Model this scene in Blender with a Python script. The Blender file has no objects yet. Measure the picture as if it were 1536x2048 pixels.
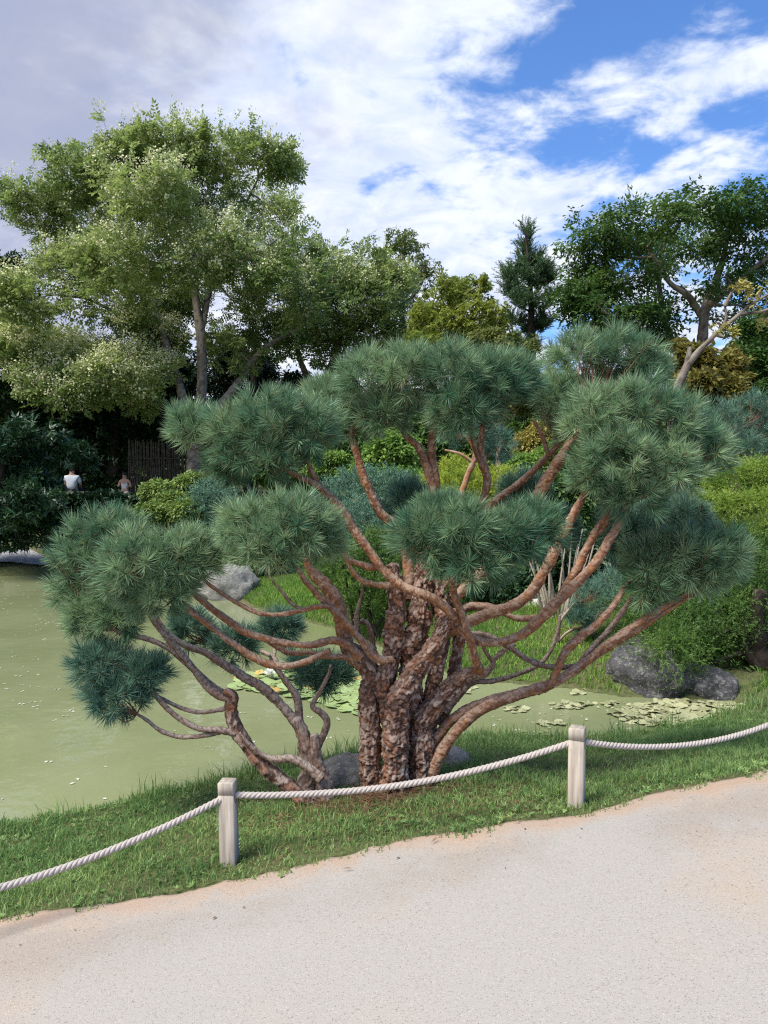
import bpy, math, random
import numpy as np
from mathutils import Vector

# ------------------------------------------------------------------ camera, sky, sun, exposure
random.seed(7)
RNG = np.random.default_rng(7)
F, CX, CY = 1540.0, 768.0, 1024.0
PITCH = math.atan(64.0 / F)
CAMZ = 1.6
scene = bpy.context.scene
COL = scene.collection
cam_data = bpy.data.cameras.new("camera")
cam = bpy.data.objects.new("camera", cam_data)
COL.objects.link(cam)
cam.location = (0, 0, CAMZ)
cam.rotation_euler = (math.pi / 2 - PITCH, 0, 0)
cam_data.sensor_fit = 'VERTICAL'
cam_data.sensor_height = 24.0
cam_data.lens = 24.0 * F / 2048.0
cam_data.clip_start = 0.05
cam_data.clip_end = 3000
scene.camera = cam

SUN_EL, SUN_AZ = math.radians(58), math.radians(-128)   # azimuth measured from +Y towards +X
SUN_STRENGTH, SUN_ANGLE = 3.4, math.radians(30)
SKY_STRENGTH = 0.12
EXPOSURE = 0.92

sun_data = bpy.data.lights.new("sun", 'SUN')
sun_data.energy = SUN_STRENGTH
sun_data.angle = SUN_ANGLE
sun_data.color = (1.0, 0.95, 0.86)
sun = bpy.data.objects.new("sun", sun_data)
COL.objects.link(sun)
sdir = Vector((math.sin(SUN_AZ) * math.cos(SUN_EL), math.cos(SUN_AZ) * math.cos(SUN_EL), math.sin(SUN_EL)))
sun.rotation_euler = sdir.to_track_quat('Z', 'Y').to_euler()
sun.location = (0, 0, 30)

scene.view_settings.view_transform = 'Standard'
scene.view_settings.look = 'None'
scene.view_settings.gamma = 1.0
scene.view_settings.use_curve_mapping = False
scene.view_settings.exposure = EXPOSURE
scene.render.engine = 'CYCLES'
scene.cycles.filter_width = 1.2
scene.cycles.use_denoising = False
scene.cycles.max_bounces = 5
scene.cycles.diffuse_bounces = 3
scene.cycles.glossy_bounces = 2
scene.cycles.transmission_bounces = 3
scene.cycles.transparent_max_bounces = 4
scene.cycles.caustics_reflective = False
scene.cycles.caustics_refractive = False


class NT:
    """tiny node-tree helper"""
    def __init__(self, tree):
        self.t = tree
    def n(self, typ, ins=None, **props):
        nd = self.t.nodes.new(typ)
        for k, v in props.items():
            setattr(nd, k, v)
        for k, v in (ins or {}).items():
            s = nd.inputs[k]
            if isinstance(v, bpy.types.NodeSocket):
                self.t.links.new(v, s)
            else:
                s.default_value = v
        return nd
    def math(self, op, a, b=None, c=None, clamp=False):
        ins = {0: a}
        if b is not None: ins[1] = b
        if c is not None: ins[2] = c
        return self.n('ShaderNodeMath', ins, operation=op, use_clamp=clamp).outputs[0]
    def rng(self, v, a, b, c=0.0, d=1.0, smooth=True):
        return self.n('ShaderNodeMapRange', {0: v, 1: a, 2: b, 3: c, 4: d},
                      interpolation_type='SMOOTHSTEP' if smooth else 'LINEAR').outputs[0]
    def mix(self, f, a, b):
        nd = self.n('ShaderNodeMix', data_type='RGBA')
        for i, v in ((0, f), (6, a), (7, b)):
            if isinstance(v, bpy.types.NodeSocket):
                self.t.links.new(v, nd.inputs[i])
            else:
                nd.inputs[i].default_value = v if i == 0 else (tuple(v) + (1,))[:4]
        return nd.outputs[2]
    def link(self, a, b):
        self.t.links.new(a, b)


def build_world():
    w = bpy.data.worlds.new("World")
    scene.world = w
    w.use_nodes = True
    w.node_tree.nodes.clear()
    t = NT(w.node_tree)
    sky = t.n('ShaderNodeTexSky', sky_type='NISHITA', sun_disc=False, sun_elevation=SUN_EL,
              sun_rotation=SUN_AZ, altitude=150.0, air_density=1.0, dust_density=0.6, ozone_density=1.6)
    tc = t.n('ShaderNodeTexCoord')
    d = t.n('ShaderNodeVectorMath', {0: tc.outputs['Generated']}, operation='NORMALIZE').outputs[0]
    sep = t.n('ShaderNodeSeparateXYZ', {0: d})
    x, y, z = sep.outputs
    zz = t.math('ADD', t.math('MAXIMUM', z, 0.0), 0.16)
    pv = t.n('ShaderNodeCombineXYZ', {0: t.math('DIVIDE', x, zz), 1: t.math('DIVIDE', y, zz), 2: 0.0}).outputs[0]
    big = t.n('ShaderNodeTexNoise', {'Vector': pv, 'Scale': 2.3, 'Detail': 9.0, 'Roughness': 0.58, 'Distortion': 0.25},
              noise_dimensions='3D').outputs[0]
    off = t.n('ShaderNodeVectorMath', {0: pv, 1: (5.3, 2.1, 0.7)}, operation='ADD').outputs[0]
    puffs = t.n('ShaderNodeTexNoise', {'Vector': off, 'Scale': 6.0, 'Detail': 6.0, 'Roughness': 0.6, 'Distortion': 0.4}).outputs[0]
    # the cloud cover opens towards one side of the sky (broad, smooth drift)
    g = t.math('ADD', t.math('MULTIPLY', x, 0.75), t.math('MULTIPLY', z, 0.70))
    cov = t.math('ADD', t.math('ADD', big, t.math('MULTIPLY', t.math('SUBTRACT', puffs, 0.5), 0.42)),
                 t.math('SUBTRACT', 0.33, t.math('MULTIPLY', g, 0.70)))
    mask = t.rng(cov, 0.44, 0.60)
    dens = t.rng(cov, 0.56, 0.90)
    # thick grey belly on the other side
    gr = t.math('ADD', t.math('MULTIPLY', x, -0.80), t.math('MULTIPLY', z, 0.45))
    grey = t.math('MULTIPLY', t.rng(t.math('ADD', gr, t.math('MULTIPLY', t.math('SUBTRACT', big, 0.5), 0.8)), 0.20, 0.52), 0.85)
    soft = t.rng(puffs, 0.32, 0.70)
    c1 = t.mix(soft, (3.0, 3.4, 4.6), (4.7, 4.8, 5.0))
    c1 = t.mix(dens, t.mix(0.35, c1, (3.4, 4.0, 5.1)), c1)
    c2 = t.mix(grey, c1, (1.65, 1.85, 2.65))
    skyc = t.n('ShaderNodeMix', data_type='RGBA', blend_type='MULTIPLY')
    skyc.inputs[0].default_value = 1.0
    t.link(sky.outputs[0], skyc.inputs[6])
    skyc.inputs[7].default_value = (0.50, 0.72, 1.02, 1)
    col = t.mix(mask, skyc.outputs[2], c2)
    bg = t.n('ShaderNodeBackground', {'Color': col, 'Strength': SKY_STRENGTH})
    out = t.n('ShaderNodeOutputWorld')
    t.link(bg.outputs[0], out.inputs[0])


build_world()

# ------------------------------------------------------------------ helpers: rays, noise, meshes
CP, SP = math.cos(PITCH), math.sin(PITCH)


def ray(px, py):
    u, v = (px - CX) / F, -(py - CY) / F
    return np.array([u, CP + SP * v, -SP + CP * v])


def at(px, py, D):
    r = ray(px, py)
    p = r * (D / r[1])
    return np.array([p[0], p[1], p[2] + CAMZ])


def atz(px, py, z):
    r = ray(px, py)
    p = r * ((z - CAMZ) / r[2])
    return np.array([p[0], p[1], z])


def _hash(i, j, k, seed):
    h = (i.astype(np.int64) * 73856093) ^ (j.astype(np.int64) * 19349663) ^ (k.astype(np.int64) * 83492791) ^ (seed * 2654435761)
    h = h & 0xFFFFFFFF
    h = ((h ^ (h >> 15)) * 0x2C1B3C6D) & 0xFFFFFFFF
    h = ((h ^ (h >> 12)) * 0x297A2D39) & 0xFFFFFFFF
    return (h ^ (h >> 15)) & 0xFFFFFFFF


def vnoise(P, seed=1):
    P = np.asarray(P, float)
    I = np.floor(P).astype(np.int64)
    f = P - I
    f = f * f * (3 - 2 * f)
    out = 0
    for a in (0, 1):
        for b in (0, 1):
            for c in (0, 1):
                w = (f[:, 0] if a else 1 - f[:, 0]) * (f[:, 1] if b else 1 - f[:, 1]) * (f[:, 2] if c else 1 - f[:, 2])
                out = out + w * (_hash(I[:, 0] + a, I[:, 1] + b, I[:, 2] + c, seed) / 4294967295.0)
    return out


def fbm(P, octv=4, seed=1):
    P = np.asarray(P, float)
    s, a, tot = 0, 1.0, 0
    for o in range(octv):
        s = s + a * vnoise(P * (2 ** o) + 17.3 * o, seed + o)
        tot += a
        a *= 0.5
    return s / tot


def worley(P, seed=1, want_off=False):
    I = np.floor(P).astype(np.int64)
    f1 = np.full(len(P), 9.0); f2 = np.full(len(P), 9.0); idv = np.zeros(len(P)); off = np.zeros(len(P))
    for a in (-1, 0, 1):
        for b in (-1, 0, 1):
            for c in (-1, 0, 1):
                i, j, k = I[:, 0] + a, I[:, 1] + b, I[:, 2] + c
                h1 = _hash(i, j, k, seed) / 4294967295.0
                h2 = _hash(i, j, k, seed + 11) / 4294967295.0
                h3 = _hash(i, j, k, seed + 23) / 4294967295.0
                d = np.sqrt((i + h1 - P[:, 0]) ** 2 + (j + h2 - P[:, 1]) ** 2 + (k + h3 - P[:, 2]) ** 2)
                closer = d < f1
                f2 = np.where(closer, f1, np.minimum(f2, d))
                idv = np.where(closer, _hash(i, j, k, seed + 41) / 4294967295.0, idv)
                off = np.where(closer, P[:, 2] - (k + h3), off)
                f1 = np.where(closer, d, f1)
    if want_off:
        return f1, f2, idv, off
    return f1, f2, idv


def sstep(a, b, x):
    t = np.clip((x - a) / (b - a), 0, 1)
    return t * t * (3 - 2 * t)


def mesh_data(name, V, faces, attrs=None, smooth=False):
    """faces: list of (n,k) int arrays"""
    V = np.asarray(V, np.float32)
    if not isinstance(faces, (list, tuple)):
        faces = [faces]
    faces = [np.asarray(f, np.int32) for f in faces if len(f)]
    me = bpy.data.meshes.new(name)
    me.vertices.add(len(V))
    me.vertices.foreach_set("co", V.ravel())
    loops = np.concatenate([f.ravel() for f in faces])
    counts = np.concatenate([np.full(len(f), f.shape[1], np.int32) for f in faces])
    starts = np.concatenate([[0], np.cumsum(counts)[:-1]]).astype(np.int32)
    me.loops.add(len(loops))
    me.loops.foreach_set("vertex_index", loops)
    me.polygons.add(len(counts))
    me.polygons.foreach_set("loop_start", starts)
    me.polygons.foreach_set("loop_total", counts)
    if smooth:
        me.polygons.foreach_set("use_smooth", np.ones(len(counts), bool))
    for k, v in (attrs or {}).items():
        a = me.attributes.new(k, 'FLOAT', 'POINT')
        a.data.foreach_set("value", np.asarray(v, np.float32))
    me.update(calc_edges=True)
    return me


def put(name, me, mat=None, parent=None, loc=None):
    ob = bpy.data.objects.new(name, me)
    COL.objects.link(ob)
    if mat is not None and len(me.materials) == 0:
        me.materials.append(mat)
    if parent is not None:
        ob.parent = parent
    if loc is not None:
        ob.location = loc
    return ob


def root_of(o):
    p = np.zeros(3)
    while o is not None:
        p = p + np.array(o.location)
        o = o.parent
    return p


def mk(name, V, faces, mat, parent=None, attrs=None, smooth=False):
    """mesh in WORLD coordinates, stored relative to the parent"""
    V = np.asarray(V, float)
    if parent is not None:
        V = V - root_of(parent)
    return put(name, mesh_data(name, V, faces, attrs, smooth), mat, parent)


def tag(o, label=None, cat=None, group=None, kind=None):
    if label: o["label"] = label
    if cat: o["category"] = cat
    if group: o["group"] = group
    if kind: o["kind"] = kind
    return o


def thing(name, loc, label, cat, group=None):
    o = bpy.data.objects.new(name, None)
    o.empty_display_size = 0.1
    COL.objects.link(o)
    o.location = tuple(float(v) for v in loc)
    return tag(o, label, cat, group)


class Geo:
    """collects pieces for ONE mesh"""
    def __init__(self):
        self.V, self.T, self.Q, self.A, self.n = [], [], [], {}, 0
    def add(self, V, faces, **attrs):
        V = np.asarray(V, float)
        faces = np.asarray(faces, np.int64)
        if len(faces):
            (self.T if faces.shape[1] == 3 else self.Q).append(faces + self.n)
        self.V.append(V)
        for k, v in attrs.items():
            self.A.setdefault(k, []).append(np.broadcast_to(np.asarray(v, float), (len(V),)))
        self.n += len(V)
    def obj(self, name, mat, parent=None, smooth=False):
        V = np.concatenate(self.V)
        fs = []
        if self.T: fs.append(np.concatenate(self.T))
        if self.Q: fs.append(np.concatenate(self.Q))
        A = {k: np.concatenate(v) for k, v in self.A.items()}
        return mk(name, V, fs, mat, parent, A, smooth)


def nrm(v):
    v = np.asarray(v, float)
    return v / np.maximum(np.linalg.norm(v, axis=-1, keepdims=True), 1e-9)


def basis_z(d, rng=RNG):
    """matrices whose local Z is d, with a random roll"""
    d = nrm(d)
    a = np.where(np.abs(d[:, 2:3]) < 0.9, np.array([[0, 0, 1.0]]), np.array([[1.0, 0, 0]]))
    x = nrm(np.cross(a, d))
    y = np.cross(d, x)
    r = rng.uniform(0, 2 * math.pi, len(d))[:, None]
    X = x * np.cos(r) + y * np.sin(r)
    Y = np.cross(d, X)
    return np.stack([X, Y, d], axis=2)


def basis_y(d, up):
    """matrices whose local Y is d and local Z near up"""
    d = nrm(d)
    x = nrm(np.cross(d, up))
    z = np.cross(x, d)
    return np.stack([x, d, z], axis=2)


def scatter(geo, templates, pos, R, s, tint=None, rng=RNG):
    """templates: list of (V, F) sharing face size; adds all copies to geo"""
    pos = np.asarray(pos, float)
    N = len(pos)
    if N == 0:
        return
    s = np.broadcast_to(np.asarray(s, float), (N,))
    tint = rng.uniform(0, 1, N) if tint is None else np.broadcast_to(tint, (N,))
    pick = rng.integers(0, len(templates), N)
    for k, tp in enumerate(templates):
        V, Fc = tp[0], tp[1]
        idx = np.nonzero(pick == k)[0]
        if len(idx) == 0:
            continue
        W = np.einsum('nij,vj->nvi', R[idx], V) * s[idx, None, None] + pos[idx, None, :]
        m = len(V)
        faces = (Fc[None, :, :] + (np.arange(len(idx)) * m)[:, None, None]).reshape(-1, Fc.shape[1])
        geo.add(W.reshape(-1, 3), faces, tint=np.repeat(tint[idx], m))


def catmull(P, step):
    P = np.asarray(P, float)
    Q = np.vstack([2 * P[0] - P[1], P, 2 * P[-1] - P[-2]])
    out = []
    for i in range(1, len(Q) - 2):
        a, b, c, d = Q[i - 1], Q[i], Q[i + 1], Q[i + 2]
        n = max(2, int(np.linalg.norm((c - b)[:3]) / step))
        t = np.linspace(0, 1, n, endpoint=False)[:, None]
        out.append(0.5 * ((2 * b) + (-a + c) * t + (2 * a - 5 * b + 4 * c - d) * t ** 2 + (-a + 3 * b - 3 * c + d) * t ** 3))
    out.append(P[-1:])
    return np.vstack(out)


def tube(C, rad, n, cap=True):
    """returns V, quads, normals(approx)"""
    C = np.asarray(C, float)
    m = len(C)
    T = nrm(np.gradient(C, axis=0))
    ref = np.array([1.0, 0, 0]) if abs(T[0][0]) < 0.9 else np.array([0, 0, 1.0])
    u = nrm(ref - T[0] * np.dot(ref, T[0]))
    U = np.zeros((m, 3))
    for i in range(m):
        u = u - T[i] * np.dot(u, T[i])
        u = u / max(np.linalg.norm(u), 1e-9)
        U[i] = u
    W = np.cross(T, U)
    a = np.linspace(0, 2 * math.pi, n, endpoint=False)
    Nn = U[:, None, :] * np.cos(a)[None, :, None] + W[:, None, :] * np.sin(a)[None, :, None]
    V = C[:, None, :] + Nn * np.asarray(rad)[:, None, None]
    i = np.arange(m - 1)[:, None]
    j = np.arange(n)[None, :]
    j2 = (j + 1) % n
    q = np.stack([i * n + j, i * n + j2, (i + 1) * n + j2, (i + 1) * n + j], axis=2).reshape(-1, 4)
    return V.reshape(-1, 3), q, Nn.reshape(-1, 3)


# ------------------------------------------------------------------ materials
def new_mat(name):
    m = bpy.data.materials.new(name)
    m.use_nodes = True
    m.node_tree.nodes.clear()
    t = NT(m.node_tree)
    return m, t


def finish(t, shader):
    o = t.n('ShaderNodeOutputMaterial')
    t.link(shader, o.inputs[0])


def attr(t, name):
    return t.n('ShaderNodeAttribute', attribute_name=name).outputs['Fac']


def leaf_mat(name, c1, c2, trans=0.3, rough=0.5, spec=0.3, c3=None):
    m, t = new_mat(name)
    tint = attr(t, "tint")
    col = t.mix(tint, c1, c2)
    geo = t.n('ShaderNodeNewGeometry')
    rnd = geo.outputs['Random Per Island']
    if c3 is not None:
        col = t.mix(t.math('MULTIPLY', t.math('GREATER_THAN', rnd, 0.93), 0.8), col, c3)
    hsv = t.n('ShaderNodeHueSaturation', {'Hue': 0.5, 'Saturation': 1.0, 'Value': t.math('ADD', 0.75, t.math('MULTIPLY', rnd, 0.5)), 'Color': col})
    pb = t.n('ShaderNodeBsdfPrincipled', {'Base Color': hsv.outputs[0], 'Roughness': rough, 'Specular IOR Level': spec})
    if trans > 0:
        tr = t.n('ShaderNodeBsdfTranslucent', {'Color': hsv.outputs[0]})
        mx = t.n('ShaderNodeMixShader', {0: trans})
        t.link(pb.outputs[0], mx.inputs[1])
        t.link(tr.outputs[0], mx.inputs[2])
        finish(t, mx.outputs[0])
    else:
        finish(t, pb.outputs[0])
    return m


def bark_mat(name, inner, plate, plate2, grey, grey_amt=0.6, scale=1.0, bare=None, mid=None):
    """inner bark shows between plates (attribute crack), plate tone per plate (attribute tone), weathered grey on top"""
    m, t = new_mat(name)
    tone, crack = attr(t, "tone"), attr(t, "crack")
    tc = t.n('ShaderNodeTexCoord')
    n1 = t.n('ShaderNodeTexNoise', {'Vector': tc.outputs['Object'], 'Scale': 90.0 * scale, 'Detail': 5.0, 'Roughness': 0.65}).outputs[0]
    n2 = t.n('ShaderNodeTexNoise', {'Vector': tc.outputs['Object'], 'Scale': 9.0 * scale, 'Detail': 3.0}).outputs[0]
    col = t.mix(t.rng(tone, 0.30, 0.50), plate, mid or plate2)
    col = t.mix(t.rng(tone, 0.52, 0.75), col, plate2)
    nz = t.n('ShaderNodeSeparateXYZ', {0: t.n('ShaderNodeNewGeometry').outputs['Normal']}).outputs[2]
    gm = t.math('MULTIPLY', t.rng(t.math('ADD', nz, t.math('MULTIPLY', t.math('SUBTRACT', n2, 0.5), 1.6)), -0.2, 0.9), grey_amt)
    n3 = t.n('ShaderNodeTexNoise', {'Vector': tc.outputs['Object'], 'Scale': 17.0 * scale, 'Detail': 4.0, 'Roughness': 0.6}).outputs[0]
    col = t.mix(t.math('MULTIPLY', t.rng(n3, 0.50, 0.64), 0.8), col, bare or plate)
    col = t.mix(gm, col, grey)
    col = t.mix(t.rng(crack, 0.20, 0.02, 0.0, 0.8), col, inner)
    col = t.mix(t.math('MULTIPLY', t.rng(n1, 0.55, 0.8), 0.5), col, tuple(min(1, c * 1.6) for c in grey))
    col = t.mix(t.math('MULTIPLY', t.rng(n1, 0.42, 0.25), 0.6), col, tuple(c * 0.4 for c in inner))
    b = t.n('ShaderNodeBump', {'Strength': 0.8, 'Distance': 0.006, 'Height': n1})
    pb = t.n('ShaderNodeBsdfPrincipled', {'Base Color': col, 'Roughness': 0.9, 'Specular IOR Level': 0.15, 'Normal': b.outputs[0]})
    finish(t, pb.outputs[0])
    return m


def plain_mat(name, c1, c2, scale=20.0, rough=0.85, bump=0.3, dist=0.01, spec=0.2, detail=6.0):
    m, t = new_mat(name)
    tc = t.n('ShaderNodeTexCoord')
    n1 = t.n('ShaderNodeTexNoise', {'Vector': tc.outputs['Object'], 'Scale': scale, 'Detail': detail, 'Roughness': 0.65}).outputs[0]
    col = t.mix(t.rng(n1, 0.3, 0.7), c1, c2)
    b = t.n('ShaderNodeBump', {'Strength': bump, 'Distance': dist, 'Height': n1})
    pb = t.n('ShaderNodeBsdfPrincipled', {'Base Color': col, 'Roughness': rough, 'Specular IOR Level': spec, 'Normal': b.outputs[0]})
    finish(t, pb.outputs[0])
    return m


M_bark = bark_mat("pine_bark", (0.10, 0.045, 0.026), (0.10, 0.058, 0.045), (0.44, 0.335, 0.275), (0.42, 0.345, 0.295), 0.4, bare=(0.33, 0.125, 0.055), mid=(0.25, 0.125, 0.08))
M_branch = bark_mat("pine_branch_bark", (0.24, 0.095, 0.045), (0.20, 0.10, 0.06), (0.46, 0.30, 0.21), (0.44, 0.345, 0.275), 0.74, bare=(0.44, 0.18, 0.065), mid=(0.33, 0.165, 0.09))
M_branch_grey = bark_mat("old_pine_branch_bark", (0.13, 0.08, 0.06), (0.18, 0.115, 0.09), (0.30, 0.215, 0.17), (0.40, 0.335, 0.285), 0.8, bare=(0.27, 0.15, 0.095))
M_twig = plain_mat("pine_twig", (0.16, 0.075, 0.045), (0.25, 0.14, 0.09), 60, 0.9, 0.1)
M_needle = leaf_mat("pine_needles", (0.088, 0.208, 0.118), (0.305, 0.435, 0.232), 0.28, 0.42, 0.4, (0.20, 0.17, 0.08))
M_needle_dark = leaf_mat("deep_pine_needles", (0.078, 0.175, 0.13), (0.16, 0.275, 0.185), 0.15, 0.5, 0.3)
M_wood_bark = bark_mat("tree_bark", (0.07, 0.055, 0.045), (0.17, 0.14, 0.115), (0.25, 0.215, 0.18), (0.26, 0.235, 0.205), 0.4, 0.2)
M_dark_bark = bark_mat("shade_toned_tree_bark", (0.018, 0.014, 0.012), (0.032, 0.025, 0.02), (0.055, 0.042, 0.034), (0.065, 0.054, 0.046), 0.25, 0.3)  # bark lowered to near black, standing in for deep shade on the trunks

M_pagoda = leaf_mat("pagoda_tree_leaves", (0.145, 0.225, 0.058), (0.32, 0.40, 0.125), 0.5)
M_flower = leaf_mat("cream_blossom", (0.56, 0.60, 0.28), (0.74, 0.74, 0.46), 0.25)
M_olive = leaf_mat("olive_leaves", (0.13, 0.19, 0.045), (0.23, 0.26, 0.08), 0.45)
M_yellowgreen = leaf_mat("yellow_green_leaves", (0.19, 0.26, 0.04), (0.33, 0.37, 0.075), 0.45)
M_rightleaf = leaf_mat("layered_tree_leaves", (0.055, 0.125, 0.03), (0.13, 0.22, 0.055), 0.4)
M_conifer = leaf_mat("conifer_sprays", (0.03, 0.08, 0.028), (0.085, 0.15, 0.05), 0.15)
M_shadeleaf = leaf_mat("shade_toned_evergreen_leaves", (0.012, 0.034, 0.016), (0.026, 0.058, 0.022), 0.12, 0.42)  # shade under the far trees is put into this near-black leaf colour
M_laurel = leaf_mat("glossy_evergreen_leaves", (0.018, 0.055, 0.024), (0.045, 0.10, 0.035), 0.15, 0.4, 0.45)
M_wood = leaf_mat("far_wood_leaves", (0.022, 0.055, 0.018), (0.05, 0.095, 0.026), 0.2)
M_lime = leaf_mat("lime_cedar_shoots", (0.15, 0.27, 0.035), (0.36, 0.47, 0.09), 0.3)
M_cedar = leaf_mat("green_cedar_shoots", (0.05, 0.125, 0.028), (0.15, 0.25, 0.055), 0.25)
M_azalea = leaf_mat("clipped_shrub_leaves", (0.11, 0.20, 0.04), (0.25, 0.34, 0.085), 0.3)
M_juniper = leaf_mat("blue_juniper_sprays", (0.085, 0.19, 0.125), (0.18, 0.30, 0.20), 0.15)
M_hedge = leaf_mat("hedge_leaves", (0.13, 0.26, 0.05), (0.27, 0.40, 0.09), 0.4)
M_golden = leaf_mat("golden_conifer_sprays", (0.28, 0.38, 0.04), (0.50, 0.56, 0.09), 0.3)
M_yellow = leaf_mat("yellow_shrub_leaves", (0.28, 0.26, 0.05), (0.46, 0.40, 0.12), 0.3)
M_autumn = leaf_mat("rusty_shrub_leaves", (0.12, 0.15, 0.03), (0.24, 0.20, 0.05), 0.35)
M_shrub = leaf_mat("green_shrub_leaves", (0.06, 0.135, 0.03), (0.14, 0.24, 0.06), 0.3)
M_grass = leaf_mat("lawn_blades", (0.13, 0.26, 0.078), (0.33, 0.46, 0.16), 0.42, 0.55, 0.3, (0.24, 0.24, 0.10))
M_bankgrass = leaf_mat("bank_grass_blades", (0.12, 0.26, 0.045), (0.28, 0.43, 0.085), 0.42, 0.55, 0.3)
M_pad = leaf_mat("lily_pad", (0.20, 0.29, 0.10), (0.36, 0.45, 0.19), 0.05, 0.28, 0.5)
M_padbrown = leaf_mat("turning_lily_pad", (0.42, 0.24, 0.05), (0.55, 0.40, 0.12), 0.05, 0.4, 0.4)
M_padpale = leaf_mat("pale_lily_pad", (0.25, 0.26, 0.13), (0.40, 0.40, 0.23), 0.05, 0.5, 0.3)
M_petal = leaf_mat("floating_petal", (0.42, 0.44, 0.28), (0.58, 0.58, 0.46), 0.1)
M_white = leaf_mat("white_petal", (0.8, 0.78, 0.76), (0.85, 0.84, 0.82), 0.2)


def stone_mat(name, c1, c2, lich):
    m, t = new_mat(name)
    tc = t.n('ShaderNodeTexCoord')
    n1 = t.n('ShaderNodeTexNoise', {'Vector': tc.outputs['Object'], 'Scale': 5.0, 'Detail': 8.0, 'Roughness': 0.7}).outputs[0]
    n2 = t.n('ShaderNodeTexNoise', {'Vector': tc.outputs['Object'], 'Scale': 38.0, 'Detail': 5.0, 'Roughness': 0.7}).outputs[0]
    col = t.mix(t.rng(n1, 0.35, 0.65), c1, c2)
    col = t.mix(t.math('MULTIPLY', t.rng(n2, 0.52, 0.66), 0.75), col, lich)
    n4 = t.n('ShaderNodeTexNoise', {'Vector': tc.outputs['Object'], 'Scale': 9.0, 'Detail': 9.0, 'Roughness': 0.75}).outputs[0]
    col = t.mix(t.math('MULTIPLY', t.rng(n4, 0.52, 0.64), 0.7), col, lich)
    col = t.mix(t.math('MULTIPLY', t.rng(n4, 0.44, 0.34), 0.6), col, (0.10, 0.105, 0.045))
    b = t.n('ShaderNodeBump', {'Strength': 1.0, 'Distance': 0.03, 'Height': n4})
    pb = t.n('ShaderNodeBsdfPrincipled', {'Base Color': col, 'Roughness': 0.9, 'Normal': b.outputs[0]})
    finish(t, pb.outputs[0])
    return m


M_stone = stone_mat("lichen_stone", (0.17, 0.165, 0.16), (0.28, 0.27, 0.25), (0.42, 0.41, 0.37))
M_stone2 = stone_mat("dark_lichen_stone", (0.035, 0.035, 0.042), (0.085, 0.082, 0.088), (0.30, 0.295, 0.275))


def ground_mat():
    m, t = new_mat("soil_and_turf")
    tc = t.n('ShaderNodeTexCoord')
    v = tc.outputs['Object']
    n1 = t.n('ShaderNodeTexNoise', {'Vector': v, 'Scale': 1.6, 'Detail': 6.0}).outputs[0]
    n2 = t.n('ShaderNodeTexNoise', {'Vector': v, 'Scale': 26.0, 'Detail': 6.0, 'Roughness': 0.7}).outputs[0]
    col = t.mix(t.rng(n2, 0.35, 0.65), (0.055, 0.075, 0.028), (0.12, 0.125, 0.055))
    col = t.mix(t.math('MULTIPLY', t.rng(n1, 0.5, 0.68), 0.5), col, (0.15, 0.11, 0.065))
    b = t.n('ShaderNodeBump', {'Strength': 0.5, 'Distance': 0.03, 'Height': n2})
    pb = t.n('ShaderNodeBsdfPrincipled', {'Base Color': col, 'Roughness': 0.95, 'Specular IOR Level': 0.1, 'Normal': b.outputs[0]})
    finish(t, pb.outputs[0])
    return m


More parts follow.
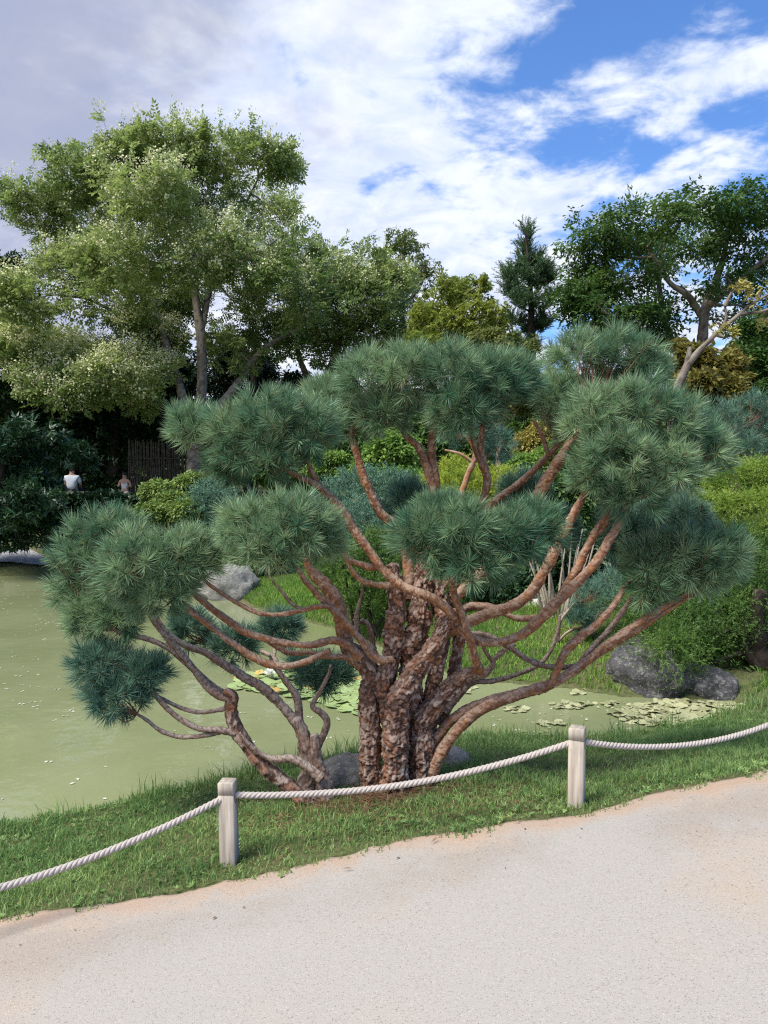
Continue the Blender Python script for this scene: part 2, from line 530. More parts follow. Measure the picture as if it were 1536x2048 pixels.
def path_mat():
    m, t = new_mat("stabilised_gravel")
    tc = t.n('ShaderNodeTexCoord')
    v = tc.outputs['Object']
    edge = attr(t, "edge")          # metres to the turf
    n0 = t.n('ShaderNodeTexNoise', {'Vector': v, 'Scale': 0.9, 'Detail': 5.0, 'Roughness': 0.6}).outputs[0]
    n1 = t.n('ShaderNodeTexNoise', {'Vector': v, 'Scale': 5.0, 'Detail': 6.0, 'Roughness': 0.7}).outputs[0]
    n2 = t.n('ShaderNodeTexNoise', {'Vector': v, 'Scale': 95.0, 'Detail': 4.0, 'Roughness': 0.75}).outputs[0]
    vo = t.n('ShaderNodeTexVoronoi', {'Vector': v, 'Scale': 210.0}).outputs
    vb = t.n('ShaderNodeTexVoronoi', {'Vector': v, 'Scale': 95.0}).outputs
    gritb = t.n('ShaderNodeSeparateColor', {0: vb['Color']}).outputs[1]
    col = t.mix(t.rng(n0, 0.46, 0.66), (0.345, 0.325, 0.295), (0.375, 0.315, 0.255))
    col = t.mix(t.math('MULTIPLY', t.rng(n1, 0.45, 0.7), 0.4), col, (0.335, 0.32, 0.30))
    # sandy orange subsoil washed out along the turf
    e2 = t.math('ADD', edge, t.math('MULTIPLY', t.math('SUBTRACT', n1, 0.5), 0.38))
    col = t.mix(t.math('MULTIPLY', t.rng(e2, 0.20, 0.03), 0.6), col, (0.40, 0.265, 0.175))
    # grey damp smears a little further in
    sm = t.math('MULTIPLY', t.math('MULTIPLY', t.rng(e2, 0.10, 0.25), t.rng(e2, 0.62, 0.34)), t.rng(n0, 0.40, 0.60))
    col = t.mix(t.math('MULTIPLY', sm, 0.38), col, (0.235, 0.205, 0.18))
    # grit
    grit = t.n('ShaderNodeSeparateColor', {0: vo['Color']}).outputs[0]
    col = t.mix(t.math('MULTIPLY', t.math('GREATER_THAN', grit, 0.84), t.rng(vo['Distance'], 0.55, 0.25, 0.0, 0.7)), col, (0.16, 0.13, 0.11))
    col = t.mix(t.math('MULTIPLY', t.math('MULTIPLY', t.math('GREATER_THAN', gritb, 0.95), t.rng(n0, 0.35, 0.6)), t.rng(vb['Distance'], 0.5, 0.3, 0.0, 0.6)), col, (0.15, 0.125, 0.105))
    col = t.mix(t.math('MULTIPLY', t.math('LESS_THAN', grit, 0.14), t.rng(vo['Distance'], 0.5, 0.2, 0.0, 0.6)), col, (0.56, 0.51, 0.45))
    col = t.mix(t.math('MULTIPLY', t.rng(n2, 0.50, 0.72), 0.35), col, (0.28, 0.23, 0.185))
    hgt = t.math('ADD', n2, t.math('MULTIPLY', vo['Distance'], -0.5))
    b = t.n('ShaderNodeBump', {'Strength': 0.3, 'Distance': 0.008, 'Height': hgt})
    pb = t.n('ShaderNodeBsdfPrincipled', {'Base Color': col, 'Roughness': 0.95, 'Specular IOR Level': 0.15, 'Normal': b.outputs[0]})
    finish(t, pb.outputs[0])
    return m


def water_mat():
    m, t = new_mat("murky_pond_water")
    tc = t.n('ShaderNodeTexCoord')
    v = tc.outputs['Object']
    n1 = t.n('ShaderNodeTexNoise', {'Vector': v, 'Scale': 0.8, 'Detail': 4.0}).outputs[0]
    n2 = t.n('ShaderNodeTexNoise', {'Vector': v, 'Scale': 5.5, 'Detail': 3.0, 'Roughness': 0.5}).outputs[0]
    col = t.mix(t.rng(n1, 0.35, 0.65), (0.185, 0.208, 0.100), (0.222, 0.245, 0.128))
    b = t.n('ShaderNodeBump', {'Strength': 0.10, 'Distance': 0.05, 'Height': n2})
    pb = t.n('ShaderNodeBsdfPrincipled', {'Base Color': col, 'Roughness': 0.04, 'IOR': 1.33, 'Specular IOR Level': 0.5, 'Normal': b.outputs[0]})
    finish(t, pb.outputs[0])
    return m


def wood_mat():
    m, t = new_mat("weathered_post_wood")
    tc = t.n('ShaderNodeTexCoord')
    mp = t.n('ShaderNodeMapping', {'Vector': tc.outputs['Object'], 'Scale': (55, 55, 3.5)}).outputs[0]
    n1 = t.n('ShaderNodeTexNoise', {'Vector': mp, 'Scale': 1.0, 'Detail': 6.0, 'Roughness': 0.6}).outputs[0]
    n2 = t.n('ShaderNodeTexNoise', {'Vector': tc.outputs['Object'], 'Scale': 9.0, 'Detail': 4.0}).outputs[0]
    col = t.mix(t.rng(n1, 0.3, 0.7), (0.27, 0.23, 0.19), (0.46, 0.41, 0.345))
    col = t.mix(t.math('MULTIPLY', t.rng(n2, 0.5, 0.75), 0.6), col, (0.22, 0.19, 0.15))
    b = t.n('ShaderNodeBump', {'Strength': 0.35, 'Distance': 0.004, 'Height': n1})
    pb = t.n('ShaderNodeBsdfPrincipled', {'Base Color': col, 'Roughness': 0.85, 'Specular IOR Level': 0.2, 'Normal': b.outputs[0]})
    finish(t, pb.outputs[0])
    return m


M_ground, M_path, M_water, M_post = ground_mat(), path_mat(), water_mat(), wood_mat()
M_rope = plain_mat("pale_rope", (0.34, 0.30, 0.265), (0.52, 0.47, 0.43), 260, 0.85, 0.5, 0.003)
M_gravel = plain_mat("pale_gravel", (0.20, 0.20, 0.20), (0.50, 0.50, 0.51), 14, 0.95, 0.6, 0.05)
M_bamboo = plain_mat("old_bamboo", (0.03, 0.025, 0.018), (0.10, 0.085, 0.06), 6, 0.7, 0.1)
M_skin = plain_mat("skin", (0.34, 0.19, 0.14), (0.40, 0.24, 0.17), 6, 0.6, 0.02)
M_hair = plain_mat("dark_hair", (0.02, 0.014, 0.01), (0.035, 0.025, 0.02), 40, 0.6, 0.1)
M_shirt = plain_mat("white_shirt", (0.40, 0.42, 0.45), (0.48, 0.50, 0.53), 12, 0.9, 0.1)
M_dark_cloth = plain_mat("dark_trousers", (0.02, 0.022, 0.03), (0.04, 0.04, 0.05), 12, 0.9, 0.1)
M_shorts = plain_mat("beige_shorts", (0.42, 0.38, 0.34), (0.5, 0.46, 0.42), 12, 0.9, 0.1)
M_bench = plain_mat("bench_wood", (0.09, 0.075, 0.06), (0.14, 0.12, 0.10), 10, 0.8, 0.1)

# ------------------------------------------------------------------ terrain, pond, path
WATER_Z = -0.30
near_px = [(-900, 1690), (-260, 1690), (0, 1652), (110, 1642), (200, 1622), (290, 1602), (400, 1578), (520, 1556), (640, 1536),
           (760, 1512), (870, 1498), (960, 1488), (1090, 1480), (1250, 1472), (1400, 1446), (1500, 1414)]
far_px = [(1470, 1398), (1400, 1396), (1250, 1392), (1130, 1374), (1010, 1364), (930, 1352), (840, 1328), (760, 1290), (700, 1264),
          (620, 1243), (560, 1230), (505, 1212), (470, 1193), (440, 1188), (380, 1172), (260, 1158), (90, 1150), (0, 1152), (-700, 1160)]
POND = np.array([atz(x, y, WATER_Z)[:2] for x, y in near_px + far_px])
NS, FS = POND[:len(near_px)], POND[len(near_px):]


def pond_sd(X, Y):
    """signed distance, positive on land"""
    P = np.stack([X, Y], 1)
    best = np.full(len(P), 1e9)
    inside = np.zeros(len(P), bool)
    n = len(POND)
    for i in range(n):
        a, b = POND[i], POND[(i + 1) % n]
        ab = b - a
        t = np.clip(((P - a) @ ab) / (ab @ ab), 0, 1)
        best = np.minimum(best, np.linalg.norm(P - a - t[:, None] * ab, axis=1))
        c = ((a[1] > P[:, 1]) != (b[1] > P[:, 1]))
        with np.errstate(divide='ignore', invalid='ignore'):
            xi = a[0] + (P[:, 1] - a[1]) * (b[0] - a[0]) / (b[1] - a[1])
        inside ^= c & (P[:, 0] < xi)
    return np.where(inside, -best, best)


_ns = NS[np.argsort(NS[:, 0])]
_fs = FS[np.argsort(FS[:, 0])]


def path_plane(X, Y):
    return 0.048 + 0.125 * 2.6 * np.tanh(X / 2.6)


edge_px = [(-560, 2160), (-200, 1930), (0, 1845), (120, 1822), (230, 1808), (360, 1786), (450, 1762), (560, 1738), (680, 1712), (800, 1690),
           (930, 1660), (1060, 1636), (1160, 1622), (1290, 1594), (1400, 1566), (1536, 1536), (1700, 1500), (1900, 1460)]


def _edge_pts():
    out = []
    for x, y in edge_px:
        z = 0.0
        for _ in range(12):
            p = atz(x, y, z)
            z = float(path_plane(np.array([p[0]]), 0)[0])
        out.append(p[:2])
    return np.array(out)


EDGE = _edge_pts()
_e = np.vstack([[-40, -6.0], [-8, 0.2], EDGE, [8, 8.0], [40, 26.0]])


def edge_y(X):
    return np.interp(X, _e[:, 0], _e[:, 1])


def ground_h(X, Y, sd=None):
    X = np.asarray(X, float); Y = np.asarray(Y, float)
    if sd is None:
        sd = pond_sd(X, Y)
    yc = 0.5 * (np.interp(X, _ns[:, 0], _ns[:, 1]) + np.interp(X, _fs[:, 0], _fs[:, 1]))
    wfar = sstep(-0.5, 0.6, Y - yc)
    P = np.stack([X, Y, 0 * X], 1)
    out = np.maximum(sd, 0)
    ee = np.maximum(Y - edge_y(X), 0)
    near = -0.275 + (path_plane(X, Y) + 0.275) * ((out + 0.02) / np.maximum(out + 0.02 + ee * 0.95, 0.02)) ** (0.60 + 0.55 * sstep(0.45, 1.3, X) + 0.30 * sstep(-0.6, -1.6, X))
    slope = 0.055 + 0.165 * sstep(-4.5, 0.5, X)
    far = -0.275 + 0.10 * sstep(0, 0.25, out) + np.minimum(slope * out, 1.25 + 0.012 * out) + 0.10 * (fbm(P * 0.45, 3, 5) - 0.5) * sstep(0.3, 2.5, out)
    h = near * (1 - wfar) + far * wfar
    h = h + 0.035 * (fbm(P * 2.2, 3, 9) - 0.5) * sstep(0.1, 0.5, out) * np.where(Y < edge_y(X) + 0.12, 0.0, 1.0)
    return np.where(sd < 0, -0.30 - 0.5 * sstep(0, 1.0, -sd), h)


def gh(x, y):
    return float(ground_h(np.array([x]), np.array([y]))[0])


def spaced(lo, hi, fine_lo, fine_hi, fine, grow=1.12):
    v = list(np.arange(fine_lo, fine_hi + 1e-6, fine))
    s = fine
    while v[-1] < hi:
        s *= grow
        v.append(v[-1] + s)
    s = fine
    while v[0] > lo:
        s *= grow
        v.insert(0, v[0] - s)
    return np.array(v)


def grid_faces(nx, ny):
    i = np.arange(ny - 1)[:, None]
    j = np.arange(nx - 1)[None, :]
    return np.stack([i * nx + j, i * nx + j + 1, (i + 1) * nx + j + 1, (i + 1) * nx + j], 2).reshape(-1, 4)


gx = spaced(-900, 900, -4.2, 5.0, 0.06)
gy = spaced(-400, 1500, 2.4, 10.0, 0.06)
GX, GY = np.meshgrid(gx, gy)
gz = ground_h(GX.ravel(), GY.ravel())
gob = mk("ground", np.stack([GX.ravel(), GY.ravel(), gz], 1), grid_faces(len(gx), len(gy)), M_ground, smooth=True)
tag(gob, "dark soil and turf ground under lawn and garden", "ground", kind="structure")

wv = np.vstack([np.c_[POND, np.full(len(POND), WATER_Z)]])
wx = np.arange(-15.5, 4.2, 0.5); wy = np.arange(3.2, 18.0, 0.5)
WX, WY = np.meshgrid(wx, wy)
tag(mk("pond_water", np.stack([WX.ravel(), WY.ravel(), np.full(WX.size, WATER_Z)], 1), grid_faces(len(wx), len(wy)), M_water),
    "murky green pond water", "water", kind="structure")

# path sheet: follows the plane, its border ragged
px_ = spaced(-40, 40, -3.2, 4.2, 0.035, 1.15)
rag = 0.05 * (fbm(np.stack([px_ * 2.3, 0 * px_, 0 * px_], 1), 4, 3) - 0.5) * 2 + 0.03 * (fbm(np.stack([px_ * 17, 0 * px_, 0 * px_], 1), 3, 4) - 0.5) * 2
ey = edge_y(px_) + rag
ts = np.concatenate([[0, 0.01, 0.03, 0.06, 0.1, 0.15, 0.2, 0.26, 0.34, 0.45, 0.6, 0.8, 1.1, 1.6, 2.4, 4, 7, 12]])
PX = np.repeat(px_[None, :], len(ts), 0)
PY = ey[None, :] - ts[:, None]
PZ = path_plane(PX, PY) + 0.005 + 0.010 * sstep(0, 0.12, ts)[:, None]
PZ[0] -= 0.03
pv = np.stack([PX.ravel(), PY.ravel(), PZ.ravel()], 1)
tag(mk("path", pv, grid_faces(len(px_), len(ts)), M_path, attrs={"edge": np.repeat(ts, len(px_))}, smooth=True),
    "pale stabilised gravel footpath with sandy edge", "path", kind="structure")

# pale gravel strand on the far shore
g0 = [(-14.0, 16.6), (-5.0, 16.4), (-4.6, 17.3), (-6.0, 18.6), (-14.0, 18.8)]
sx = np.linspace(-14, -6.9, 60); sy_ = np.linspace(0, 1, 12)
SX = np.repeat(sx[None, :], 12, 0)
SY = 15.75 + sy_[:, None] * (1.9 - 1.2 * sstep(-8.6, -6.9, sx)[None, :]) + 0.25 * np.sin(SX * 1.3)
SZ = ground_h(SX.ravel(), SY.ravel()) + 0.03
tag(mk("gravel_shore", np.stack([SX.ravel(), SY.ravel(), SZ], 1), grid_faces(60, 12), M_gravel, smooth=True),
    "pale grey gravel strand along the far pond shore", "gravel", kind="structure")

# ------------------------------------------------------------------ stones
def boulder(name, c, r, label, mat, seed, sub=4, flat=0.0):
    import bmesh
    bm = bmesh.new()
    bmesh.ops.create_icosphere(bm, subdivisions=sub, radius=1.0)
    me = bpy.data.meshes.new(name)
    bm.to_mesh(me); bm.free()
    V = np.zeros(len(me.vertices) * 3, np.float32)
    me.vertices.foreach_get("co", V)
    V = V.reshape(-1, 3).astype(float)
    n = fbm(V * 1.1 + seed * 7.7, 4, seed)
    n2 = fbm(V * 5.0 + seed * 3.1, 3, seed + 5)
    f1, f2, _ = worley(V * 1.3 + seed, seed)
    V = V * (0.78 + 0.75 * (n - 0.5) + 0.26 * (n2 - 0.5) + 0.30 * f1 + 0.10 * (fbm(V * 14.0, 3, seed + 9) - 0.5))[:, None]
    V = V * np.array(r)
    me.vertices.foreach_set("co", V.astype(np.float32).ravel())
    for p in me.polygons:
        p.use_smooth = True
    me.materials.append(mat)
    o = put(name, me, None, None, tuple(c))
    return tag(o, label, "stone")


boulder("boulder", atz(1335, 1398, -0.33) + [0, 0.22, 0.10], (0.52, 0.36, 0.40), "large dark lichened boulder at the pond edge", M_stone2, 3)
boulder("boulder", atz(1420, 1400, -0.33) + [0.03, 0.10, 0.06], (0.28, 0.22, 0.22), "low speckled rock beside the large dark boulder", M_stone2, 5)
boulder("boulder", at(698, 1556, 4.30), (0.18, 0.16, 0.17), "grey rock at the trunk foot between the two pines", M_stone, 8)
boulder("boulder", at(892, 1558, 4.40), (0.17, 0.15, 0.17), "grey rock behind the thick pine trunk's leaning foot", M_stone, 9)
boulder("boulder", atz(448, 1190, -0.2) + [0, 0.35, 0.02], (0.52, 0.36, 0.40), "upright grey shore rock beside the bright grass spit", M_stone, 13)

# ------------------------------------------------------------------ fence posts and ropes
def post_mesh(w=0.068, h=0.44, groove=0.052):
    b = 0.004
    prof = [(0, w / 2), (h - groove - 0.004, w / 2), (h - groove - 0.002, w / 2 - 0.003), (h - groove, w / 2 - 0.003), (h - groove + 0.002, w / 2),
            (h - b, w / 2), (h, w / 2 - b)]
    V, Fq = [], []
    for z, r in prof:
        c = b
        ring = [(-r + c, -r), (r - c, -r), (r, -r + c), (r, r - c), (r - c, r), (-r + c, r), (-r, r - c), (-r, -r + c)]
        V += [(x, y, z - 0.08) for x, y in ring]
    n = 8
    for i in range(len(prof) - 1):
        for j in range(n):
            Fq.append((i * n + j, i * n + (j + 1) % n, (i + 1) * n + (j + 1) % n, (i + 1) * n + j))
    V.append((0, 0, prof[-1][0] - 0.08))
    top = len(V) - 1
    k = (len(prof) - 1) * n
    tri = [(k + j, k + (j + 1) % n, top) for j in range(n)]
    return V, [np.array(Fq), np.array(tri)]


def hole_mesh(w, s):
    a = np.linspace(0, 2 * math.pi, 16, endpoint=False)
    V = []
    for rr, xx in ((0.021, w / 2 + 0.0015), (0.0165, w / 2 + 0.0025)):
        V += [(s * xx, rr * math.cos(t), 0.285 + rr * math.sin(t)) for t in a]
    return np.array(V), np.array([(j, (j + 1) % 16, 16 + (j + 1) % 16, 16 + j) for j in range(16)])


posts = [(-2.05, 2.46), (-0.664, 3.245), (0.862, 3.395), (2.42, 4.05)]
post_labels = ["pale wooden post holding the rope that runs off past the lawn's low end",
               "pale wooden rope post in front of the small pine's leaning stems",
               "pale wooden rope post beside the open water and lily leaves",
               "pale wooden post holding the rope up the path's rising end"]
PV, PF = post_mesh()
pm = mesh_data("wooden_post", PV, PF)
pm.materials.append(M_post)
M_hole = plain_mat("worn_post_hole", (0.14, 0.11, 0.085), (0.2, 0.16, 0.12), 60, 0.9, 0.1)
hms = [mesh_data("rope_hole", *hole_mesh(0.068, q)) for q in (-1, 1)]
for hm in hms:
    hm.materials.append(M_hole)
HOLES = []
for i, ((x, y), lb) in enumerate(zip(posts, post_labels)):
    z = gh(x, y)
    e = thing("wooden_post", (x, y, z), lb, "post", "posts of the rope barrier")
    e.rotation_euler = (random.uniform(-.008, .008), (-0.018, -0.02, 0.004, 0.01)[i], (0.10, -0.10, -0.42, 0.2)[i])
    put("post_shaft", pm, None, e)
    for hm in hms:
        put("rope_hole", hm, None, e)
    HOLES.append(np.array([x, y, z + 0.298]))


def rope(a, b, sag, label):
    n = int(np.linalg.norm(b - a) / 0.006)
    t = np.linspace(0, 1, n)
    C = a[None] * (1 - t)[:, None] + b[None] * t[:, None]
    C[:, 2] -= sag * 4 * t * (1 - t)
    C[:, 2] += 0.004 * np.sin(t * 9.0) * t * (1 - t)
    T = nrm(np.gradient(C, axis=0))
    side = nrm(np.cross(T, [0, 0, 1.0]))
    up = np.cross(side, T)
    L = np.concatenate([[0], np.cumsum(np.linalg.norm(np.diff(C, axis=0), axis=1))])
    e = thing("barrier_rope", a, label, "rope", "ropes between the posts")
    for k in range(3):
        ph = L / 0.062 * 2 * math.pi + k * 2 * math.pi / 3
        Cs = C + 0.0072 * (side * np.cos(ph)[:, None] + up * np.sin(ph)[:, None])
        V, q, _ = tube(Cs, np.full(n, 0.0078), 8)
        mk("rope_strand", V, q, M_rope, e, smooth=True)


rope(HOLES[0], HOLES[1], 0.10, "twisted pale rope sagging low over the lawn beside open pond")
rope(HOLES[1], HOLES[2], 0.075, "twisted pale rope hanging in front of the pine trunks")
rope(HOLES[2], HOLES[3], 0.135, "twisted pale rope rising past the boulder side of the lawn")

# ------------------------------------------------------------------ pine trees
def needle_tuft(rng, n=96, L=0.072, ax=0.055):
    z0 = rng.uniform(0, 1, n) ** 0.8 * ax
    th = np.radians(78 - 50 * (z0 / ax) + rng.normal(0, 9, n))
    ph = rng.uniform(0, 2 * math.pi, n)
    d = np.stack([np.sin(th) * np.cos(ph), np.sin(th) * np.sin(ph), np.cos(th)], 1)
    base = np.stack([0 * z0, 0 * z0, z0], 1)
    ln = L * rng.uniform(0.75, 1.12, n)
    bend = nrm(np.array([[0, 0, 1.0]]) + rng.normal(0, .5, (n, 3)))
    side = nrm(np.cross(d, rng.normal(0, 1, (n, 3))))
    w = 0.00125
    tip = base + d * ln[:, None] + bend * (0.10 * ln)[:, None]
    mid = base + d * (0.55 * ln)[:, None]
    V = np.stack([base - side * w, base + side * w, mid + side * w, tip, mid - side * w], 1).reshape(-1, 3)
    k = np.arange(n)[:, None] * 5
    T = np.concatenate([k + np.array([[0, 1, 2]]), k + np.array([[0, 2, 4]]), k + np.array([[4, 2, 3]])], 0)
    return V, T


TUFTS = [needle_tuft(np.random.default_rng(100 + i), 92, 0.080) for i in range(10)]
TUFTS_FAR = [(lambda v: (v[0], v[1]))(needle_tuft(np.random.default_rng(200 + i), 46, 0.085, 0.06)) for i in range(6)]


def pd(D):
    return D * 1.04 if D < 5 else D


def lobes_world(lobes):
    out = []
    for l in lobes:
        x, y, rx, ry, D = l[:5]
        D = pd(D)
        s = D / F
        dz = l[5] if len(l) > 5 else 0.85
        out.append((at(x, y, D), np.array([rx * s, min(rx, 1.5 * ry) * s * dz, ry * s])))
    return out


def fib(n, rng):
    i = np.arange(n) + 0.5
    ph = np.arccos(1 - 2 * i / n)
    th = math.pi * (1 + 5 ** 0.5) * i + rng.uniform(0, 6)
    return np.stack([np.sin(ph) * np.cos(th), np.sin(ph) * np.sin(th), np.cos(ph)], 1)


def needle_pad(parent, lobes, tips, mat=None, spacing=0.063, far=False, seed=0, inset=0.105, scale=1.0, twigcol=None):
    """a cloud of needle tufts over a union of ellipsoids, with twigs fanning out from the branch tips"""
    rng = np.random.default_rng(seed + 1000)
    LW = lobes_world(lobes)
    P, Dn = [], []
    for i, (c, r) in enumerate(LW):
        for shell, dens in ((1.0, 1.0), (0.62, 0.75)):
            rr = np.maximum(r - inset * scale, r * 0.5) * shell
            m = (rr[0] * rr[1] + rr[0] * rr[2] + rr[1] * rr[2]) / 3
            n = max(36 if shell == 1.0 else 14, int(4 * math.pi * m / (spacing * scale) ** 2 * dens))
            u = fib(n, rng) + rng.normal(0, 0.10, (n, 3))
            u = nrm(u)
            p = c + u * rr * rng.uniform(0.80, 1.14, (n, 1))
            nn = nrm(u / rr)
            keep = np.ones(n, bool)
            for j, (c2, r2) in enumerate(LW):
                if j != i:
                    q = (p - c2) / np.maximum(r2 - inset * scale, r2 * 0.5)
                    keep &= (q ** 2).sum(1) > 0.55
            low = nn[:, 2] < -0.45
            keep &= ~(low & (rng.uniform(0, 1, n) < 0.45))
            P.append(p[keep]); Dn.append(nn[keep])
    P = np.vstack(P); Dn = np.vstack(Dn)
    d = nrm(Dn + np.array([0, 0, 0.55]) + rng.normal(0, 0.26, Dn.shape))
    g = Geo()
    tint = np.clip(0.45 + 1.4 * (fbm(P * 3.0, 2, seed + 3) - 0.5) + rng.normal(0, 0.22, len(P)), 0, 1)
    scatter(g, TUFTS_FAR if far else TUFTS, P, basis_z(d, rng), rng.uniform(0.82, 1.2, len(P)) * scale, tint, rng)
    pad = g.obj("needle_pad", mat or M_needle, parent)
    # twigs
    tips = np.array([at(t[0], t[1], pd(t[2])) for t in tips])
    tg = Geo()
    for k in range(len(P)):
        if k % (3 if far else 2):
            continue
        j = np.argmin(np.linalg.norm(tips - P[k], axis=1))
        a, b = tips[j], P[k] + d[k] * 0.05 * scale
        L = np.linalg.norm(b - a)
        mid = a * 0.45 + P[k] * 0.55 + np.array([0, 0, -0.10 * L]) + rng.normal(0, 0.02, 3)
        C = catmull([a, mid, b], max(0.05, L / 3))
        V, q, _ = tube(C, np.linspace(0.0042 + 0.004 * min(L, 0.5), 0.0016, len(C)) * scale, 4)
        tg.add(V, q)
        if not far:     # resting bud at the shoot tip
            C = np.array([b, b + d[k] * 0.012, b + d[k] * 0.026])
            V, q, _ = tube(C, [0.0028, 0.0034, 0.0006], 4)
            tg.add(V, q)
    mk("twigs", np.concatenate(tg.V), np.concatenate(tg.Q), twigcol or M_twig, pad)["kind"] = "stuff"
    return pad


def limb(parent, pts, mat, name="branch", n=None, step=None, amp=0.10, cell=0.030, seed=1, fissure=0.0):
    """pts: (px,py,D,rpx)"""
    Q = np.array([np.append(at(p[0], p[1], pd(p[2])), p[3] * pd(p[2]) / F) for p in pts])
    rm = Q[:, 3].mean()
    step = step or max(0.006, min(0.016, rm * 0.22))
    C4 = catmull(Q, step)
    C, r = C4[:, :3].copy(), np.maximum(C4[:, 3], 0.001)
    if len(C) > 4:
        w = np.stack([fbm(C * 7.0 + 31 * k, 2, seed + k) - 0.5 for k in range(3)], 1)
        C = C + w * (0.55 * r)[:, None]
    r = r * (0.90 + 0.32 * (fbm(C * 16.0, 2, seed + 7) - 0.3))
    n = n or int(np.clip(2 * math.pi * rm / 0.0075, 10, 90))
    V, q, N = tube(C, r, n)
    # plate pattern in (around, around, along) coordinates so that the plates stretch along the limb
    arc = np.concatenate([[0], np.cumsum(np.linalg.norm(np.diff(C, axis=0), axis=1))])
    ang = np.tile(np.linspace(0, 2 * math.pi, n, endpoint=False), len(C))
    rl = np.repeat(np.full(len(C), rm), n)
    rr = np.repeat(r, n)
    P = np.stack([rl * np.cos(ang), rl * np.sin(ang), 0.45 * np.repeat(arc, n)], 1) / cell + seed * 3.7
    P = P + 0.9 * np.stack([fbm(V * 28 + 9 * k, 2, seed + 3 * k) - .5 for k in range(3)], 1)
    f1, f2, idv, off = worley(P, seed, True)
    crack = np.clip(f2 - f1, 0, 1)
    a = np.minimum(amp * rr, 0.0085)
    lump = fbm(V * 11, 3, seed + 50) - 0.5
    fine = fbm(V * 120, 2, seed + 90) - 0.5
    G = np.stack([rl * np.cos(ang), rl * np.sin(ang), 0.14 * np.repeat(arc, n)], 1) / 0.036 + seed * 1.3
    fis = 1 - np.abs(2 * fbm(G, 3, seed + 33) - 1)
    disp = -fissure * rr * sstep(0.80, 0.97, fis) + a * (sstep(0.0, 0.16, crack) - 0.5) + a * 1.5 * (idv - 0.5) - a * 1.1 * off + a * 1.2 * fine + 0.34 * rr * lump
    V = V + N * disp[:, None]
    tone = np.clip(0.8 * idv + 0.7 * (fbm(V * 9, 2, seed + 60) - 0.4), 0, 1)
    m = len(C)
    # end cap
    V = np.vstack([V, C[-1] + nrm(C[-1] - C[-2]) * r[-1] * 0.4])
    tone = np.append(tone, 0.5); crack = np.append(crack, 0.5)
    k = (m - 1) * n
    j = np.arange(n)
    cap = np.stack([k + j, k + (j + 1) % n, np.full(n, m * n)], 1)
    return mk(name, V, [q, cap], mat, parent, {"tone": tone, "crack": crack}, smooth=True)


def P_(D, *pts):
    """(x,y,r) or (x,y,r,dD) -> (x,y,D,r)"""
    return [(p[0], p[1], D + (p[3] if len(p) > 3 else 0), p[2]) for p in pts]


TD = 3.86
base = at(800, 1588, pd(TD))
pine = thing("pine_tree", (base[0], base[1], gh(base[0], base[1])), "large cloud-pruned pine with thick flaking red-brown trunk", "tree")
# stems of the thick trunk
stems = [
    P_(TD, (742, 1650, 32), (743, 1580, 25), (742, 1500, 23), (738, 1440, 22), (736, 1390, 21), (740, 1350, 22), (716, 1312, 18), (690, 1290, 15)),
    P_(TD - .07, (785, 1655, 40), (787, 1575, 31), (790, 1500, 26), (792, 1440, 24), (800, 1395, 23), (826, 1350, 20), (858, 1306, 18), (880, 1272, 16), (896, 1246, 16), (905, 1225, 14)),
    P_(TD - .03, (785, 1480, 20), (778, 1420, 19), (766, 1370, 18), (772, 1335, 16), (782, 1316, 12)),
    P_(TD + .06, (770, 1430, 18), (772, 1370, 18), (782, 1320, 19), (790, 1260, 20), (791, 1210, 19), (787, 1165, 17), (784, 1130, 13)),
    P_(TD + .10, (826, 1650, 38), (828, 1560, 30), (826, 1470, 26), (822, 1390, 25), (826, 1320, 25), (834, 1260, 25), (841, 1205, 23), (846, 1160, 20), (850, 1110, 14)),
    P_(TD + .02, (852, 1650, 38), (848, 1570, 28), (846, 1500, 24), (846, 1450, 21), (866, 1412, 20), (892, 1384, 19), (922, 1356, 17), (950, 1344, 13)),
    P_(TD + .12, (856, 1500, 18), (860, 1420, 17), (870, 1350, 16), (880, 1295, 17), (888, 1250, 18), (880, 1200, 16), (872, 1160, 12)),
    P_(TD + .20, (880, 1450, 12), (902, 1380, 12), (914, 1310, 13), (914, 1260, 14), (906, 1225, 14), (900, 1190, 11)),
]
for i, s in enumerate(stems):
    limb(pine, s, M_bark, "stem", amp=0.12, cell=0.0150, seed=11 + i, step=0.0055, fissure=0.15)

def BR(pts, f):
    return [(p[0], p[1], p[2] * f) + tuple(p[3:]) for p in pts]


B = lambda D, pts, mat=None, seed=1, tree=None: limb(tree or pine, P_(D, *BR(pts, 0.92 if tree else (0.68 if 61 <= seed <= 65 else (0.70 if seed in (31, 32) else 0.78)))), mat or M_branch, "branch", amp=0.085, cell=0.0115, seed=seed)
# low spreading limbs towards the boulder side
B(TD - .02, [(862, 1560, 20), (872, 1530, 19), (893, 1488, 17), (938, 1434, 17), (980, 1411, 18), (1040, 1388, 18), (1090, 1372, 16), (1130, 1352, 14), (1180, 1318, 12), (1230, 1278, 11), (1280, 1245, 11), (1322, 1214, 11), (1372, 1188, 8), (1420, 1160, 5)], M_branch, 31)
B(TD + .06, [(866, 1490, 15), (890, 1455, 14), (915, 1430, 13), (945, 1414, 13), (985, 1398, 12), (1020, 1388, 10)], M_branch, 32)
B(TD - .06, [(1098, 1374, 9), (1115, 1340, 11), (1130, 1306, 11), (1158, 1276, 11), (1196, 1246, 10), (1226, 1212, 9), (1246, 1180, 8), (1262, 1155, 5)], M_branch, 33)
B(TD + .03, [(1110, 1362, 9), (1150, 1340, 9), (1180, 1300, 8), (1216, 1262, 8), (1246, 1222, 7), (1266, 1190, 5)], M_branch_grey, 34)
